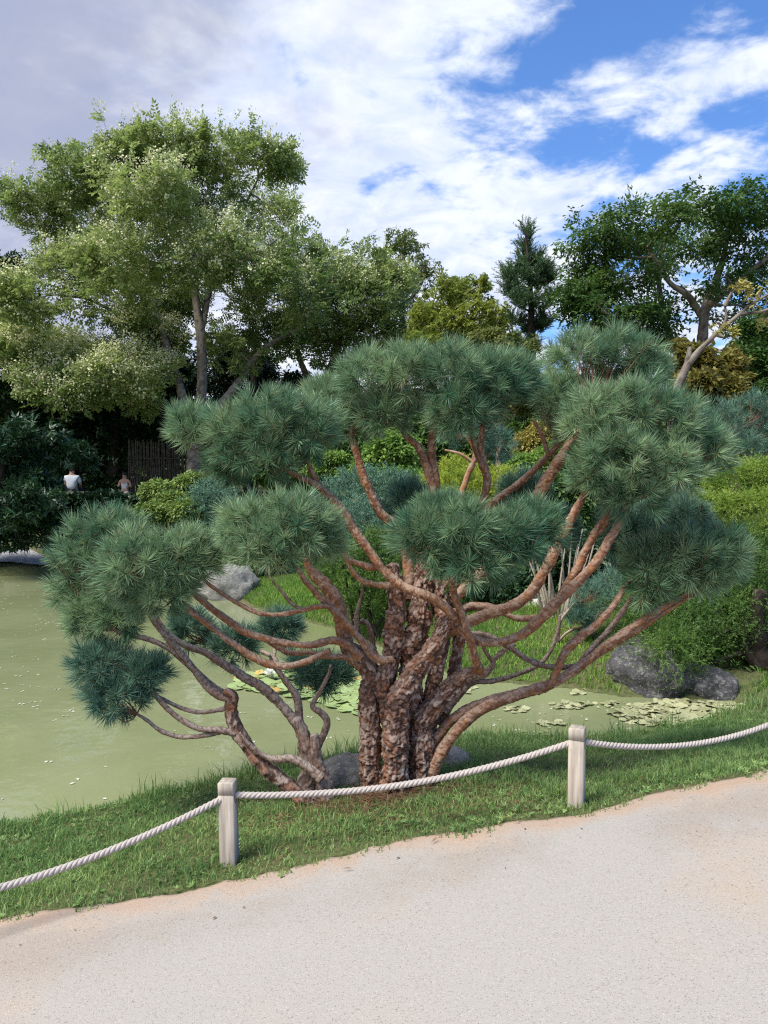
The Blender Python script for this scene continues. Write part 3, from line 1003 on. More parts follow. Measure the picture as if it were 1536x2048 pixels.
B(TD + .03, [(1180, 1320, 9), (1230, 1288, 8), (1290, 1252, 7), (1340, 1218, 6), (1400, 1180, 4)], M_branch, 35)
# mid limbs
B(TD - .05, [(900, 1262, 13), (935, 1244, 15), (980, 1228, 15), (1030, 1208, 15), (1066, 1178, 14), (1090, 1140, 13), (1108, 1104, 14), (1124, 1070, 12), (1144, 1036, 11), (1160, 1006, 10), (1180, 970, 7)], M_branch, 36)
B(TD + .05, [(905, 1226, 11), (940, 1214, 11), (975, 1214, 11), (1005, 1224, 10)], M_branch, 37)
B(TD - .10, [(915, 1252, 9), (938, 1272, 12), (970, 1284, 12), (1012, 1282, 12), (1050, 1264, 13), (1086, 1232, 14), (1118, 1200, 13), (1160, 1160, 13), (1196, 1118, 12), (1222, 1074, 11), (1240, 1040, 10), (1252, 1008, 6)], M_branch, 38)
B(TD - .03, [(1096, 1226, 9), (1130, 1180, 11), (1156, 1136, 11), (1172, 1096, 11), (1190, 1066, 10), (1208, 1040, 8), (1220, 1012, 5)], M_branch, 39)
B(TD + .02, [(1000, 1222, 8), (1035, 1236, 9), (1075, 1234, 8), (1100, 1220, 7)], M_branch, 40)
B(TD - .04, [(1192, 1070, 6), (1206, 1058, 6), (1216, 1040, 6), (1228, 1015, 4)], M_branch, 41)
B(TD + .05, [(930, 1268, 7), (970, 1270, 8), (1015, 1292, 8), (1050, 1316, 8), (1090, 1332, 7), (1130, 1334, 7), (1170, 1326, 6), (1200, 1308, 4)], M_branch_grey, 42)
B(TD + .15, [(890, 1425, 11), (915, 1392, 10), (945, 1366, 8), (985, 1362, 7), (1030, 1350, 6), (1066, 1336, 6), (1090, 1318, 5), (1108, 1288, 5), (1116, 1258, 4), (1120, 1230, 3)], M_branch_grey, 43)
B(TD + .14, [(930, 1364, 8), (965, 1352, 8), (984, 1334, 8), (990, 1318, 7), (1010, 1300, 7), (1030, 1288, 5)], M_branch_grey, 44)
B(TD + .14, [(988, 1326, 6), (974, 1308, 5), (966, 1290, 5), (970, 1270, 4)], M_branch_grey, 45)
B(TD - .16, [(962, 1346, 11, .12), (950, 1322, 11, .05), (940, 1280, 11), (928, 1238, 11), (914, 1204, 11), (905, 1175, 9), (900, 1140, 6, -.1)], M_branch, 46)
# crossing limb to the upper cloud on the water side
B(TD - .14, [(925, 1256, 9, .1), (900, 1224, 11), (860, 1196, 12), (810, 1176, 12), (772, 1146, 12), (740, 1104, 11), (706, 1060, 12), (684, 1024, 12), (652, 986, 11), (626, 966, 9), (596, 952, 7), (560, 936, 5)], M_branch, 47)
B(TD - .12, [(652, 988, 7), (634, 962, 7), (622, 940, 7), (614, 905, 5)], M_branch, 48)
B(TD - .10, [(764, 1136, 9), (736, 1134, 9), (708, 1124, 8), (690, 1112, 7), (684, 1092, 5), (684, 1060, 4)], M_branch, 49)
B(TD + .02, [(790, 1170, 9), (755, 1170, 9), (722, 1160, 8), (704, 1140, 7), (692, 1120, 5)], M_branch, 50)
# uprights behind the centre cloud
B(TD + .25, [(820, 1200, 13, -.1), (815, 1120, 13), (795, 1058, 13), (764, 1028, 13), (742, 990, 12), (726, 950, 11), (716, 915, 10), (706, 880, 9), (700, 840, 6)], M_branch, 51)
B(TD + .20, [(850, 1180, 13, -.1), (866, 1080, 13), (872, 1000, 13), (868, 950, 12), (862, 905, 11), (866, 860, 10), (880, 815, 7)], M_branch, 52)
B(TD + .17, [(870, 990, 9), (852, 930, 10), (838, 896, 9), (812, 872, 8), (798, 836, 6)], M_branch, 53)
B(TD + .22, [(880, 1180, 11, -.1), (940, 1080, 11), (962, 1015, 11), (974, 965, 11), (966, 925, 11), (962, 890, 9), (966, 845, 7)], M_branch, 54)
B(TD + .18, [(966, 935, 6), (952, 905, 6), (944, 875, 5), (934, 845, 4)], M_branch, 55)
B(TD + .35, [(900, 1190, 10, -.2), (950, 1070, 10), (988, 1006, 9), (1040, 966, 9), (1082, 926, 9), (1110, 896, 8), (1140, 860, 6)], M_branch, 56)
B(TD + .33, [(1096, 912, 6), (1090, 886, 6), (1080, 862, 5), (1068, 840, 4)], M_branch, 57)
B(TD + .22, [(905, 1200, 13, -.2), (1010, 1100, 15), (1058, 1034, 16), (1078, 990, 16), (1100, 950, 15), (1124, 910, 13), (1146, 876, 10), (1180, 830, 7)], M_branch, 58)
# limbs towards the open water
B(TD + .02, [(736, 1345, 18), (705, 1312, 18), (690, 1276, 19), (682, 1232, 20), (672, 1200, 20), (650, 1170, 17), (628, 1146, 14), (610, 1115, 9)], M_branch, 59)
B(TD - .10, [(786, 1318, 9), (764, 1320, 11), (744, 1308, 11), (718, 1276, 10), (690, 1244, 10), (656, 1210, 9), (632, 1186, 9), (612, 1164, 8), (592, 1130, 5)], M_branch, 60)
B(TD - .08, [(722, 1318, 15), (696, 1292, 13), (664, 1282, 12), (620, 1290, 11), (570, 1286, 10), (526, 1276, 10), (486, 1262, 11), (446, 1234, 11), (410, 1206, 10), (376, 1180, 8), (340, 1150, 5)], M_branch, 61)
B(TD - .04, [(730, 1320, 9), (690, 1314, 8), (650, 1312, 9), (620, 1306, 8), (580, 1306, 8), (548, 1290, 8), (520, 1270, 7)], M_branch, 62)
B(TD - .12, [(660, 1300, 9), (628, 1316, 10), (590, 1330, 11), (552, 1332, 11), (508, 1316, 11), (464, 1286, 11), (424, 1254, 10), (384, 1224, 10), (350, 1196, 8), (320, 1170, 5)], M_branch, 63)
B(TD - .13, [(664, 1214, 8), (640, 1212, 8), (606, 1220, 8), (566, 1228, 7), (520, 1226, 7), (478, 1208, 7), (440, 1184, 6), (412, 1164, 6), (380, 1130, 4)], M_branch, 64)
B(TD - .13, [(612, 1220, 5), (586, 1210, 5), (566, 1186, 5), (546, 1162, 4), (530, 1130, 3)], M_branch_grey, 65)
# grey snags standing behind the trunk
B(TD + .25, [(760, 1320, 7), (742, 1295, 7), (720, 1280, 7), (714, 1250, 8), (716, 1220, 6), (724, 1190, 4), (726, 1165, 3)], M_branch_grey, 66)
B(TD + .28, [(750, 1320, 6), (746, 1285, 8), (738, 1252, 7), (722, 1240, 7)], M_branch_grey, 67)

pads = {
    "A": ([(352, 1130, 84, 92, 3.62), (275, 1135, 95, 100, 3.60), (390, 1110, 60, 70, 3.68), (310, 1190, 100, 58, 3.62)],
          [(376, 1180, 3.78), (350, 1196, 3.72), (320, 1160, 3.70)]),
    "C": ([(500, 1062, 76, 84, 3.50), (590, 1052, 88, 84, 3.46), (640, 1075, 52, 66, 3.52), (545, 1095, 96, 60, 3.46)],
          [(600, 1125, 3.74), (540, 1135, 3.7), (560, 1100, 3.66)]),
    "D": ([(388, 862, 56, 50, 3.85), (470, 880, 82, 90, 3.72), (540, 850, 92, 90, 3.66), (614, 862, 84, 90, 3.70), (530, 915, 110, 58, 3.70), (455, 935, 62, 50, 3.85)],
          [(570, 938, 3.72), (600, 935, 3.74), (614, 900, 3.74), (480, 930, 3.8)]),
    "E": ([(735, 768, 78, 88, 3.98), (815, 752, 82, 80, 3.92), (900, 762, 92, 92, 3.86), (985, 768, 76, 88, 3.92), (920, 826, 70, 56, 3.85), (770, 830, 60, 46, 3.98), (1030, 760, 44, 66, 4.0)],
          [(880, 820, 4.06), (800, 842, 4.03), (966, 850, 4.08), (866, 850, 4.06)]),
    "E2": ([(710, 842, 66, 50, 4.15), (655, 800, 66, 48, 4.3)], [(700, 850, 4.11)]),
    "F": ([(1160, 722, 88, 72, 4.30), (1240, 712, 84, 62, 4.30), (1290, 752, 60, 58, 4.30), (1115, 800, 58, 66, 4.22), (1150, 850, 50, 45, 4.2)],
          [(1140, 850, 4.2), (1100, 860, 4.2), (1180, 810, 4.15)]),
    "G": ([(1190, 850, 76, 90, 3.72), (1265, 820, 90, 76, 3.72), (1340, 856, 84, 88, 3.74), (1400, 906, 64, 78, 3.82), (1240, 920, 100, 84, 3.62), (1330, 940, 92, 82, 3.66), (1190, 950, 60, 60, 3.68), (1270, 990, 88, 52, 3.66)],
          [(1180, 965, 3.8), (1250, 1000, 3.76), (1220, 1005, 3.8), (1300, 960, 3.76), (1180, 860, 4.0)]),
    "H": ([(850, 1078, 76, 70, 3.46), (930, 1072, 88, 84, 3.40), (1016, 1082, 78, 86, 3.44), (1072, 1062, 48, 66, 3.55), (940, 1130, 110, 56, 3.40), (880, 1036, 60, 45, 3.55)],
          [(905, 1150, 3.64), (900, 1130, 3.6), (980, 1110, 3.7)]),
    "I": ([(1300, 1130, 66, 76, 3.82), (1370, 1108, 80, 76, 3.80), (1440, 1112, 68, 70, 3.84), (1300, 1172, 58, 42, 3.80), (1400, 1150, 80, 40, 3.84)],
          [(1262, 1160, 3.8), (1300, 1180, 3.84), (1390, 1180, 3.86), (1420, 1165, 3.86)]),
    "J": ([(1310, 1056, 84, 60, 4.20), (1370, 1040, 56, 50, 4.22), (1240, 1066, 50, 50, 4.25)], [(1252, 1015, 3.78), (1290, 1080, 4.1)]),
    "K": ([(1046, 990, 60, 44, 4.35), (1110, 1060, 60, 46, 4.45), (820, 1010, 60, 40, 4.3)], [(1058, 1034, 4.1), (830, 1090, 4.1), (1010, 1100, 4.1)]),
}
for i, (k, (lb, tp)) in enumerate(pads.items()):
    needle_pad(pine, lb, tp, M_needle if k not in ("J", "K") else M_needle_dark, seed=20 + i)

# the smaller pine leaning out over the water
sb = at(628, 1590, pd(3.84))
pine2 = thing("pine_tree", (sb[0], sb[1], gh(sb[0], sb[1])), "small slender pine with bent grey stems leaning out over water", "tree")
S2 = 3.84
for i, s in enumerate([
    P_(S2, (614, 1650, 30), (616, 1580, 24), (622, 1545, 19), (616, 1510, 17), (606, 1470, 14), (590, 1440, 12)),
    P_(S2 - .03, (656, 1650, 26), (652, 1590, 18), (642, 1552, 16), (634, 1515, 11), (630, 1484, 11), (628, 1470, 9)),
    P_(S2 - .06, (625, 1620, 18), (575, 1572, 15), (544, 1546, 15), (508, 1512, 14), (482, 1474, 14), (466, 1440, 14), (462, 1412, 13), (466, 1394, 11), (450, 1382, 9)),
]):
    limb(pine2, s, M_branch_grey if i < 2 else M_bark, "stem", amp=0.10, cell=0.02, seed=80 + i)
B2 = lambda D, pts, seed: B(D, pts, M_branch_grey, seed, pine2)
B2(S2 - .06, [(462, 1398, 9), (440, 1392, 9), (414, 1372, 9), (388, 1340, 8), (362, 1308, 8), (334, 1274, 7), (312, 1248, 6), (290, 1215, 4)], 90)
B2(S2 - .02, [(468, 1396, 8), (430, 1374, 7), (400, 1350, 7), (364, 1318, 7), (330, 1294, 6), (296, 1278, 6), (250, 1268, 5), (205, 1250, 3)], 91)
B2(S2 + .02, [(594, 1448, 12), (566, 1412, 11), (530, 1378, 11), (492, 1356, 10), (450, 1330, 9), (412, 1306, 8), (370, 1290, 7), (336, 1266, 6), (316, 1240, 5), (300, 1205, 3)], 92)
B2(S2 - .08, [(474, 1466, 8), (440, 1460, 8), (400, 1458, 7), (364, 1440, 6), (338, 1420, 6), (316, 1396, 6), (296, 1374, 4)], 93)
B2(S2 - .07, [(440, 1464, 6), (404, 1472, 5), (360, 1474, 5), (322, 1462, 5), (296, 1442, 4), (274, 1428, 3)], 94)
B2(S2 - .04, [(462, 1412, 6), (436, 1420, 5), (396, 1424, 5), (358, 1414, 5), (322, 1396, 4), (300, 1382, 3)], 95)
B2(S2 + .04, [(602, 1465, 8), (598, 1430, 9), (592, 1392, 9), (576, 1368, 8), (560, 1346, 6), (546, 1330, 4), (540, 1310, 3)], 96)
B2(S2 + .05, [(630, 1510, 8), (642, 1480, 8), (654, 1444, 8), (640, 1424, 7), (624, 1412, 6), (640, 1382, 5), (656, 1352, 4), (662, 1330, 3)], 97)
B2(S2 - .10, [(644, 1556, 12), (616, 1534, 10), (584, 1518, 9), (548, 1520, 8), (520, 1508, 7), (496, 1486, 6), (480, 1466, 4)], 98)
B2(S2, [(560, 1346, 6, .05), (548, 1316, 5, .35), (510, 1300, 4, .6), (470, 1294, 4, .64), (420, 1278, 3, .66)], 99)
B2(S2, [(548, 1316, 4, .35), (552, 1290, 4, .6), (560, 1270, 3, .66)], 101)
B2(S2, [(648, 1368, 5, .05), (652, 1362, 4, .3), (640, 1354, 3, .46), (625, 1350, 2, .48)], 102)
pads2 = [
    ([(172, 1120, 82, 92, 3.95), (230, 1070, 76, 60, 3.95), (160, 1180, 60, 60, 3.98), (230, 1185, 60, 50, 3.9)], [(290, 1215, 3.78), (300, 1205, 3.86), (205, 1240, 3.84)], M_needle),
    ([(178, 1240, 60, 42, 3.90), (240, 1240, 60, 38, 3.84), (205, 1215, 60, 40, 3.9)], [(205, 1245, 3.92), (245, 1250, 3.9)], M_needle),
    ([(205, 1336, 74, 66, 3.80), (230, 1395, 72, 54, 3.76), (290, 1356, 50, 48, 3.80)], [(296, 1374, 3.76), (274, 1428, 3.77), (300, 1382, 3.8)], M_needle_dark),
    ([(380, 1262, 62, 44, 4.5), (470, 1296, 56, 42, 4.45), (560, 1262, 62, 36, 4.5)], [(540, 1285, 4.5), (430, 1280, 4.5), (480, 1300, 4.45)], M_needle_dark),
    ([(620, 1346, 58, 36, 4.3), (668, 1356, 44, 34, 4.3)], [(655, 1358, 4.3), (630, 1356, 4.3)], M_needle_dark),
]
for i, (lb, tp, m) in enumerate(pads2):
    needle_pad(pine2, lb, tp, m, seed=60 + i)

# young pine on the far bank and one deeper in the garden
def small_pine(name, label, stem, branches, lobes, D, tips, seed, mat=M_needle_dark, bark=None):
    b = at(stem[0][0], stem[0][1], D)
    t = thing(name, (b[0], b[1], gh(b[0], b[1])), label, "tree")
    b0 = np.array(t.location)
    limb(t, P_(D, *stem), bark or M_branch_grey, "trunk", n=10, step=0.03, amp=0.06, cell=0.05, seed=seed)
    for k, br in enumerate(branches):
        limb(t, P_(D, *br), bark or M_branch_grey, "branch", n=7, step=0.04, amp=0.05, cell=0.05, seed=seed + k)
    needle_pad(t, [(x, y, rx, ry, D + dd) for x, y, rx, ry, dd in lobes], [(x, y, D) for x, y in tips], mat, far=True, seed=seed,
               spacing=0.075, scale=D / 7.0)
    return t


small_pine("young_pine", "young dark pine standing on the grassy far bank", [(1112, 1335, 4), (1110, 1310, 4), (1116, 1275, 4), (1122, 1240, 3), (1150, 1205, 2)],
           [[(1114, 1285, 3), (1140, 1262, 3), (1180, 1250, 2)]], [(1190, 1205, 60, 55, 0), (1160, 1240, 36, 30, 0), (1225, 1175, 40, 40, .2)], 7.6,
           [(1180, 1248), (1150, 1205)], 140)
small_pine("young_pine", "blue-green young pine with a pale bare stem among the golden conifers",
           [(916, 1010, 6), (932, 962, 6), (946, 926, 6), (948, 900, 4), (930, 870, 2)],
           [[(946, 926, 4), (920, 908, 3), (890, 900, 2)], [(946, 924, 4), (980, 908, 3), (1004, 888, 2)], [(947, 905, 3), (965, 890, 2), (975, 870, 2)]],
           [(992, 894, 44, 48, 0), (960, 866, 40, 34, 0), (905, 870, 34, 30, .2)], 9.0, [(1004, 888), (930, 870), (975, 870)], 150, bark=M_branch)
small_pine("garden_pine", "dense blue-green pine shrub behind the lime cedar", [(1470, 990, 10), (1468, 920, 8), (1470, 850, 5)], [],
           [(1440, 850, 56, 60, 0), (1500, 830, 60, 56, .2), (1470, 900, 70, 50, -.2), (1540, 890, 50, 60, .2), (1420, 905, 40, 40, 0)], 10.5, [(1470, 860), (1468, 920)], 160)

# ------------------------------------------------------------------ foliage templates
def _tri(faces):
    return np.array(faces)


def leaf_tpl(l, w, fold=0.12):
    V = np.array([[0, 0, 0], [w / 2, l * .42, fold * w], [0, l, -0.05 * l], [-w / 2, l * .42, fold * w]], float)
    return V, np.array([[0, 1, 2], [0, 2, 3]])


def combine(parts):
    Vs, Fs, n = [], [], 0
    for V, Fc in parts:
        Vs.append(V); Fs.append(Fc + n); n += len(V)
    return np.vstack(Vs), np.vstack(Fs)


def rotz(V, a):
    c, s = math.cos(a), math.sin(a)
    return V @ np.array([[c, s, 0], [-s, c, 0], [0, 0, 1]])


def rotx(V, a):
    c, s = math.cos(a), math.sin(a)
    return V @ np.array([[1, 0, 0], [0, c, s], [0, -s, c]])


def pinnate(rng, n=5, L=0.26, l=0.085, w=0.04, droop=0.9):
    parts = []
    for i in range(n):
        y = L * (0.2 + 0.75 * i / (n - 1))
        for s in (-1, 1):
            V, Fc = leaf_tpl(l * rng.uniform(.8, 1.1), w)
            V = rotx(V, rng.uniform(-.5, .2))
            V = rotz(V, s * -rng.uniform(0.8, 1.3))
            parts.append((V + [0, y, -droop * y * y], Fc))
    V, Fc = leaf_tpl(l, w)
    parts.append((V + [0, L, -droop * L * L], Fc))
    return combine(parts)


def rosette(rng, n=8, l=0.10, w=0.045, spread=0.9, off=0.03):
    parts = []
    for i in range(n):
        V, Fc = leaf_tpl(l * rng.uniform(.7, 1.15), w * rng.uniform(.8, 1.1))
        V = rotx(V, rng.normal(0, 0.5) - 0.1)
        V = rotz(V, rng.uniform(-spread, spread) * math.pi)
        parts.append((V + rng.normal(0, off, 3), Fc))
    return combine(parts)


def flat_spray(rng, n=9, L=0.45, l=0.13, w=0.06):
    """leaves spread nearly level along a twig"""
    parts = []
    for i in range(n):
        y = L * rng.uniform(0.0, 1.0)
        V, Fc = leaf_tpl(l * rng.uniform(.75, 1.1), w)
        V = rotx(V, rng.uniform(-.55, .1))
        V = rotz(V, rng.uniform(-1.6, 1.6))
        parts.append((V + [rng.normal(0, .07), y, rng.normal(0, .02) - .25 * y * y], Fc))
    return combine(parts)


def brush(rng, n=34, L=0.16, l=0.028, w=0.007, curve=0.5):
    """bottle-brush conifer shoot along +Z, curving outward"""
    t = np.linspace(0.02, 1, n)
    ph = np.arange(n) * 2.399 + rng.uniform(0, 6)
    ax = np.stack([curve * L * t ** 2, 0 * t, L * t * (1 - 0.25 * curve * t)], 1)
    d = np.stack([np.cos(ph) * .8 + .3 * curve, np.sin(ph) * .8, 0.75 + 0 * t], 1)
    d = nrm(d)
    side = nrm(np.cross(d, rng.normal(0, 1, (n, 3))))
    ln = l * (1.1 - 0.35 * t)[:, None]
    V = np.stack([ax - side * w / 2, ax + side * w / 2, ax + d * ln], 1).reshape(-1, 3)
    return V, (np.arange(n)[:, None] * 3 + np.array([[0, 1, 2]]))


def panicle(rng, n=16, L=0.28):
    parts = []
    for i in range(n):
        y = rng.uniform(0, 1)
        r = 0.09 * (1 - 0.6 * y)
        p = np.array([rng.normal(0, r), rng.normal(0, r), y * L])
        V, Fc = leaf_tpl(rng.uniform(.03, .05), .035)
        V = rotx(V, rng.uniform(-1.5, 1.5)); V = rotz(V, rng.uniform(0, 6.28))
        parts.append((V + p, Fc))
    return combine(parts)


def fingers(rng, n=13, L=.17, w=.013, droop=.7, open_=.9):
    """a spray of arching finger-like conifer shoots around +Z, each with short side needles"""
    Vs, Ts, k = [], [], 0
    for i in range(n):
        th = open_ * math.sqrt(rng.uniform(.05, 1)); ph = rng.uniform(0, 6.283)
        d0 = np.array([math.sin(th) * math.cos(ph), math.sin(th) * math.sin(ph), math.cos(th)])
        o = np.array([math.cos(ph), math.sin(ph), 0])
        ln = L * rng.uniform(.65, 1.15)
        t = np.linspace(0, 1, 7)[:, None]
        C = d0 * ln * t + (o * .35 + np.array([0, 0, -1]) * droop * .4) * ln * t ** 2.2
        for m in range(6):
            a, b = C[m], C[m + 1]
            ax = nrm(b - a)
            for q in range(4):
                r = nrm(np.cross(ax, rng.normal(0, 1, 3)))
                f = rng.uniform(0, 1)
                p = a * (1 - f) + b * f
                Vs += [p - ax * w * .25, p + ax * w * .35, p + r * w * 1.15 + ax * w * 1.3]
                Ts.append((k, k + 1, k + 2)); k += 3
    return np.array(Vs), np.array(Ts)


rg = np.random.default_rng(5)
T_PIN = [pinnate(rg) for _ in range(8)]
T_FLAT = [flat_spray(rg) for _ in range(8)]
T_ROS = [rosette(rg) for _ in range(8)]
T_SMALL = [rosette(rg, 9, 0.055, 0.026, 1.0, 0.02) for _ in range(8)]
T_LAUREL = [rosette(rg, 8, 0.15, 0.045, 0.75, 0.02) for _ in range(8)]
T_BRUSH = [brush(rg) for _ in range(6)]
T_JUN = [brush(rg, 26, 0.13, 0.03, 0.008, 0.7) for _ in range(6)]
T_FING = [fingers(rg) for _ in range(6)]
T_HANG = [fingers(rg, 12, .24, .013, 1.0, 1.1) for _ in range(6)]
T_PAN = [panicle(rg) for _ in range(6)]


def limb_lo(parent, C, r0, r1, mat, name="limb", n=6, seed=1):
    C = catmull(C, max(0.12, r0 * 1.2))
    w = np.stack([fbm(C * 1.2 + 31 * k, 2, seed + k) - 0.5 for k in range(3)], 1)
    f = np.linspace(0, 1, len(C))
    C = C + w * (np.sin(f * math.pi) * 0.22)[:, None]
    r = r0 + (r1 - r0) * f
    V, q, N = tube(C, r, n)
    return V, q


def tree(name, label, D, trunk, lobes, tpl, mat, density=1.0, scale=1.0, trunk_mat=None, depth=1.0, flowers=None, seed=1, up=0.7,
         group=None, cat="tree", mode='spray', clumps=9, csize=0.42, base_px=None, out=0.6, jit=.5, sprig=1.0):
    """trunk: list of px polylines (x,y,r); first is the main trunk starting at the ground; lobes in px"""
    rng = np.random.default_rng(seed * 31 + 5)
    trunk_mat = trunk_mat or M_wood_bark
    s = D / F
    x0, y0 = trunk[0][0][:2]
    g0 = at(x0, y0, D)
    zg = gh(g0[0], g0[1])
    t = thing(name, (g0[0], g0[1], zg), label, cat, group)
    # trunk and limbs
    skel = []
    for k, pl in enumerate(trunk):
        pts = [np.append(at(p[0], p[1], D + (p[3] if len(p) > 3 else 0)), p[2] * s) for p in pl]
        if k == 0:
            pts[0][2] = min(pts[0][2], zg - 0.15)
        C4 = catmull(pts, max(0.10, 3 * s))
        C, r = C4[:, :3], C4[:, 3]
        r = r * (0.9 + 0.25 * (fbm(C * 2.5, 2, seed) - .4))
        n = 14 if k == 0 else 9
        V, q, N = tube(C, r, n)
        f1, f2, idv = worley(V * np.array([9, 9, 3.0]), seed)
        V = V + N * (np.repeat(r, n) * 0.12 * (sstep(0, .3, f2 - f1) - .5))[:, None]
        mk("trunk" if k == 0 else "limb", V, q, trunk_mat, t, {"tone": idv, "crack": f2 - f1}, smooth=True)
        skel.append(C)
    skel = np.vstack(skel)
    # crown
    xs = np.array([l[0] for l in lobes]); ys = np.array([l[1] for l in lobes])
    cx, cy = (xs.min() + xs.max()) / 2, (ys.min() + ys.max()) / 2
    wx, wy = max(1, np.ptp(xs) / 2 + 40), max(1, np.ptp(ys) / 2 + 40)
    P, Nn, TT, bg = [], [], [], Geo()
    for li, l in enumerate(lobes):
        x, y, rx, ry = l[:4]
        dfac = l[4] if len(l) > 4 else 1.0
        q = min(1, math.hypot((x - cx) / wx, (y - cy) / wy))
        dd = rng.uniform(-1, 1) * depth * math.sqrt(max(0, 1 - q * q)) * wx * s * 0.7
        c = at(x, y, D + dd)
        sc = (D + dd) / F
        r = np.array([rx * sc, 0.9 * (rx + ry) / 2 * sc, ry * sc])
        # branch to the lobe
        j = np.argmin(np.linalg.norm((skel - c) * [1, .6, 1], axis=1) + 0.6 * np.maximum(0, skel[:, 2] - c[2]))
        a = skel[j]
        V, qf = limb_lo(t, [a, a * .5 + c * .5 + [0, 0, .04 * np.linalg.norm(c - a)], c], 1.6 * s + .02, .5 * s, None, seed=seed + li)
        bg.add(V, qf, tone=0.4, crack=0.5)
        vol = rx * ry / 3000.0
        nc = max(3, int(clumps * vol ** 0.5 * dfac * 1.3))
        u = nrm(rng.normal(0, 1, (nc, 3))) * rng.uniform(0.25, 1.0, (nc, 1)) ** 0.5
        cc = c + u * r * 0.80
        tl = rng.uniform(0.1, 0.9)
        for m in range(int((nc // 2 + 1) * sprig)):
            v0 = nrm(rng.normal(0, 1, 3) + [0, 0, .35])
            p0 = c + v0 * r * rng.uniform(.95, 1.28)
            ns = max(3, int(5 * density * rng.uniform(.4, 1.2)))
            f = rng.uniform(0, 1, (ns, 1))
            P.append(p0 * f + (c + v0 * r * .75) * (1 - f) + rng.normal(0, .10 * r.mean(), (ns, 3)))
            Nn.append(v0 * .9 + rng.normal(0, .4, (ns, 3)))
            TT.append(np.clip(tl + rng.normal(0, .22, ns), 0, 1))
            V, qf = limb_lo(t, [c + v0 * r * .5, c + v0 * r * .75, p0], .3 * s + .004, .004, None, n=4, seed=m)
            bg.add(V, qf, tone=0.4, crack=0.5)
        for m in range(nc):
            if m % 2 == 0:
                V, qf = limb_lo(t, [c, (c + cc[m]) / 2 + rng.normal(0, .05, 3), cc[m]], .55 * s + .006, .004, None, n=4, seed=m)
                bg.add(V, qf, tone=0.4, crack=0.5)
            ns = max(4, int(13 * density * rng.uniform(.6, 1.4)))
            rad = r.mean() * csize
            v = rng.normal(0, 1, (ns, 3))
            v = nrm(v) * rng.uniform(0.2, 1, (ns, 1)) ** 0.6
            P.append(cc[m] + v * rad * np.array([1.15, 1.15, 0.75]))
            Nn.append(v * 0.7 + u[m] * out + rng.normal(0, .25, (ns, 3)))
            TT.append(np.clip(tl + rng.normal(0, .22, ns), 0, 1))
    P = np.vstack(P); Nn = nrm(np.vstack(Nn)); TT = np.concatenate(TT)
    g = Geo()
    if mode == 'spray':
        hd = nrm(Nn * np.array([1, 1, 0.35]) + rng.normal(0, .2, Nn.shape))
        upv = nrm(np.array([[0, 0, up]]) + (1 - up) * Nn + rng.normal(0, jit, Nn.shape))
        R = basis_y(hd, upv)
    else:
        R = basis_z(nrm(Nn + np.array([0, 0, up])), rng)
    scatter(g, tpl, P, R, rng.uniform(.75, 1.25, len(P)) * scale, TT, rng)
    g.obj("crown", mat, t)
    bo = mk("crown_branches", np.concatenate(bg.V), np.concatenate(bg.Q), trunk_mat, t, {"tone": np.concatenate(bg.A["tone"]), "crack": np.concatenate(bg.A["crack"])}, smooth=True)
    bo["kind"] = "stuff"
    if flowers:
        rows = []
        for x, y, rx, ry, nf in flowers:
            q = (P - at(x, y, D)) / s
            sel = np.nonzero((np.abs(q[:, 0]) < rx) & (np.abs(q[:, 2]) < ry) & ((Nn[:, 2] > -0.25) | (Nn[:, 1] < -0.2)))[0]
            if len(sel):
                rows.append(rng.choice(sel, min(nf, len(sel)), replace=False))
        sel = np.concatenate(rows)
        fg = Geo()
        scatter(fg, T_PAN, P[sel] + Nn[sel] * 0.12 + [0, 0, .08], basis_z(nrm(Nn[sel] + [0, -.2, .8]), rng), rng.uniform(.7, 1.2, len(sel)) * scale, None, rng)
        fg.obj("blossoms", M_flower, t)
    return t


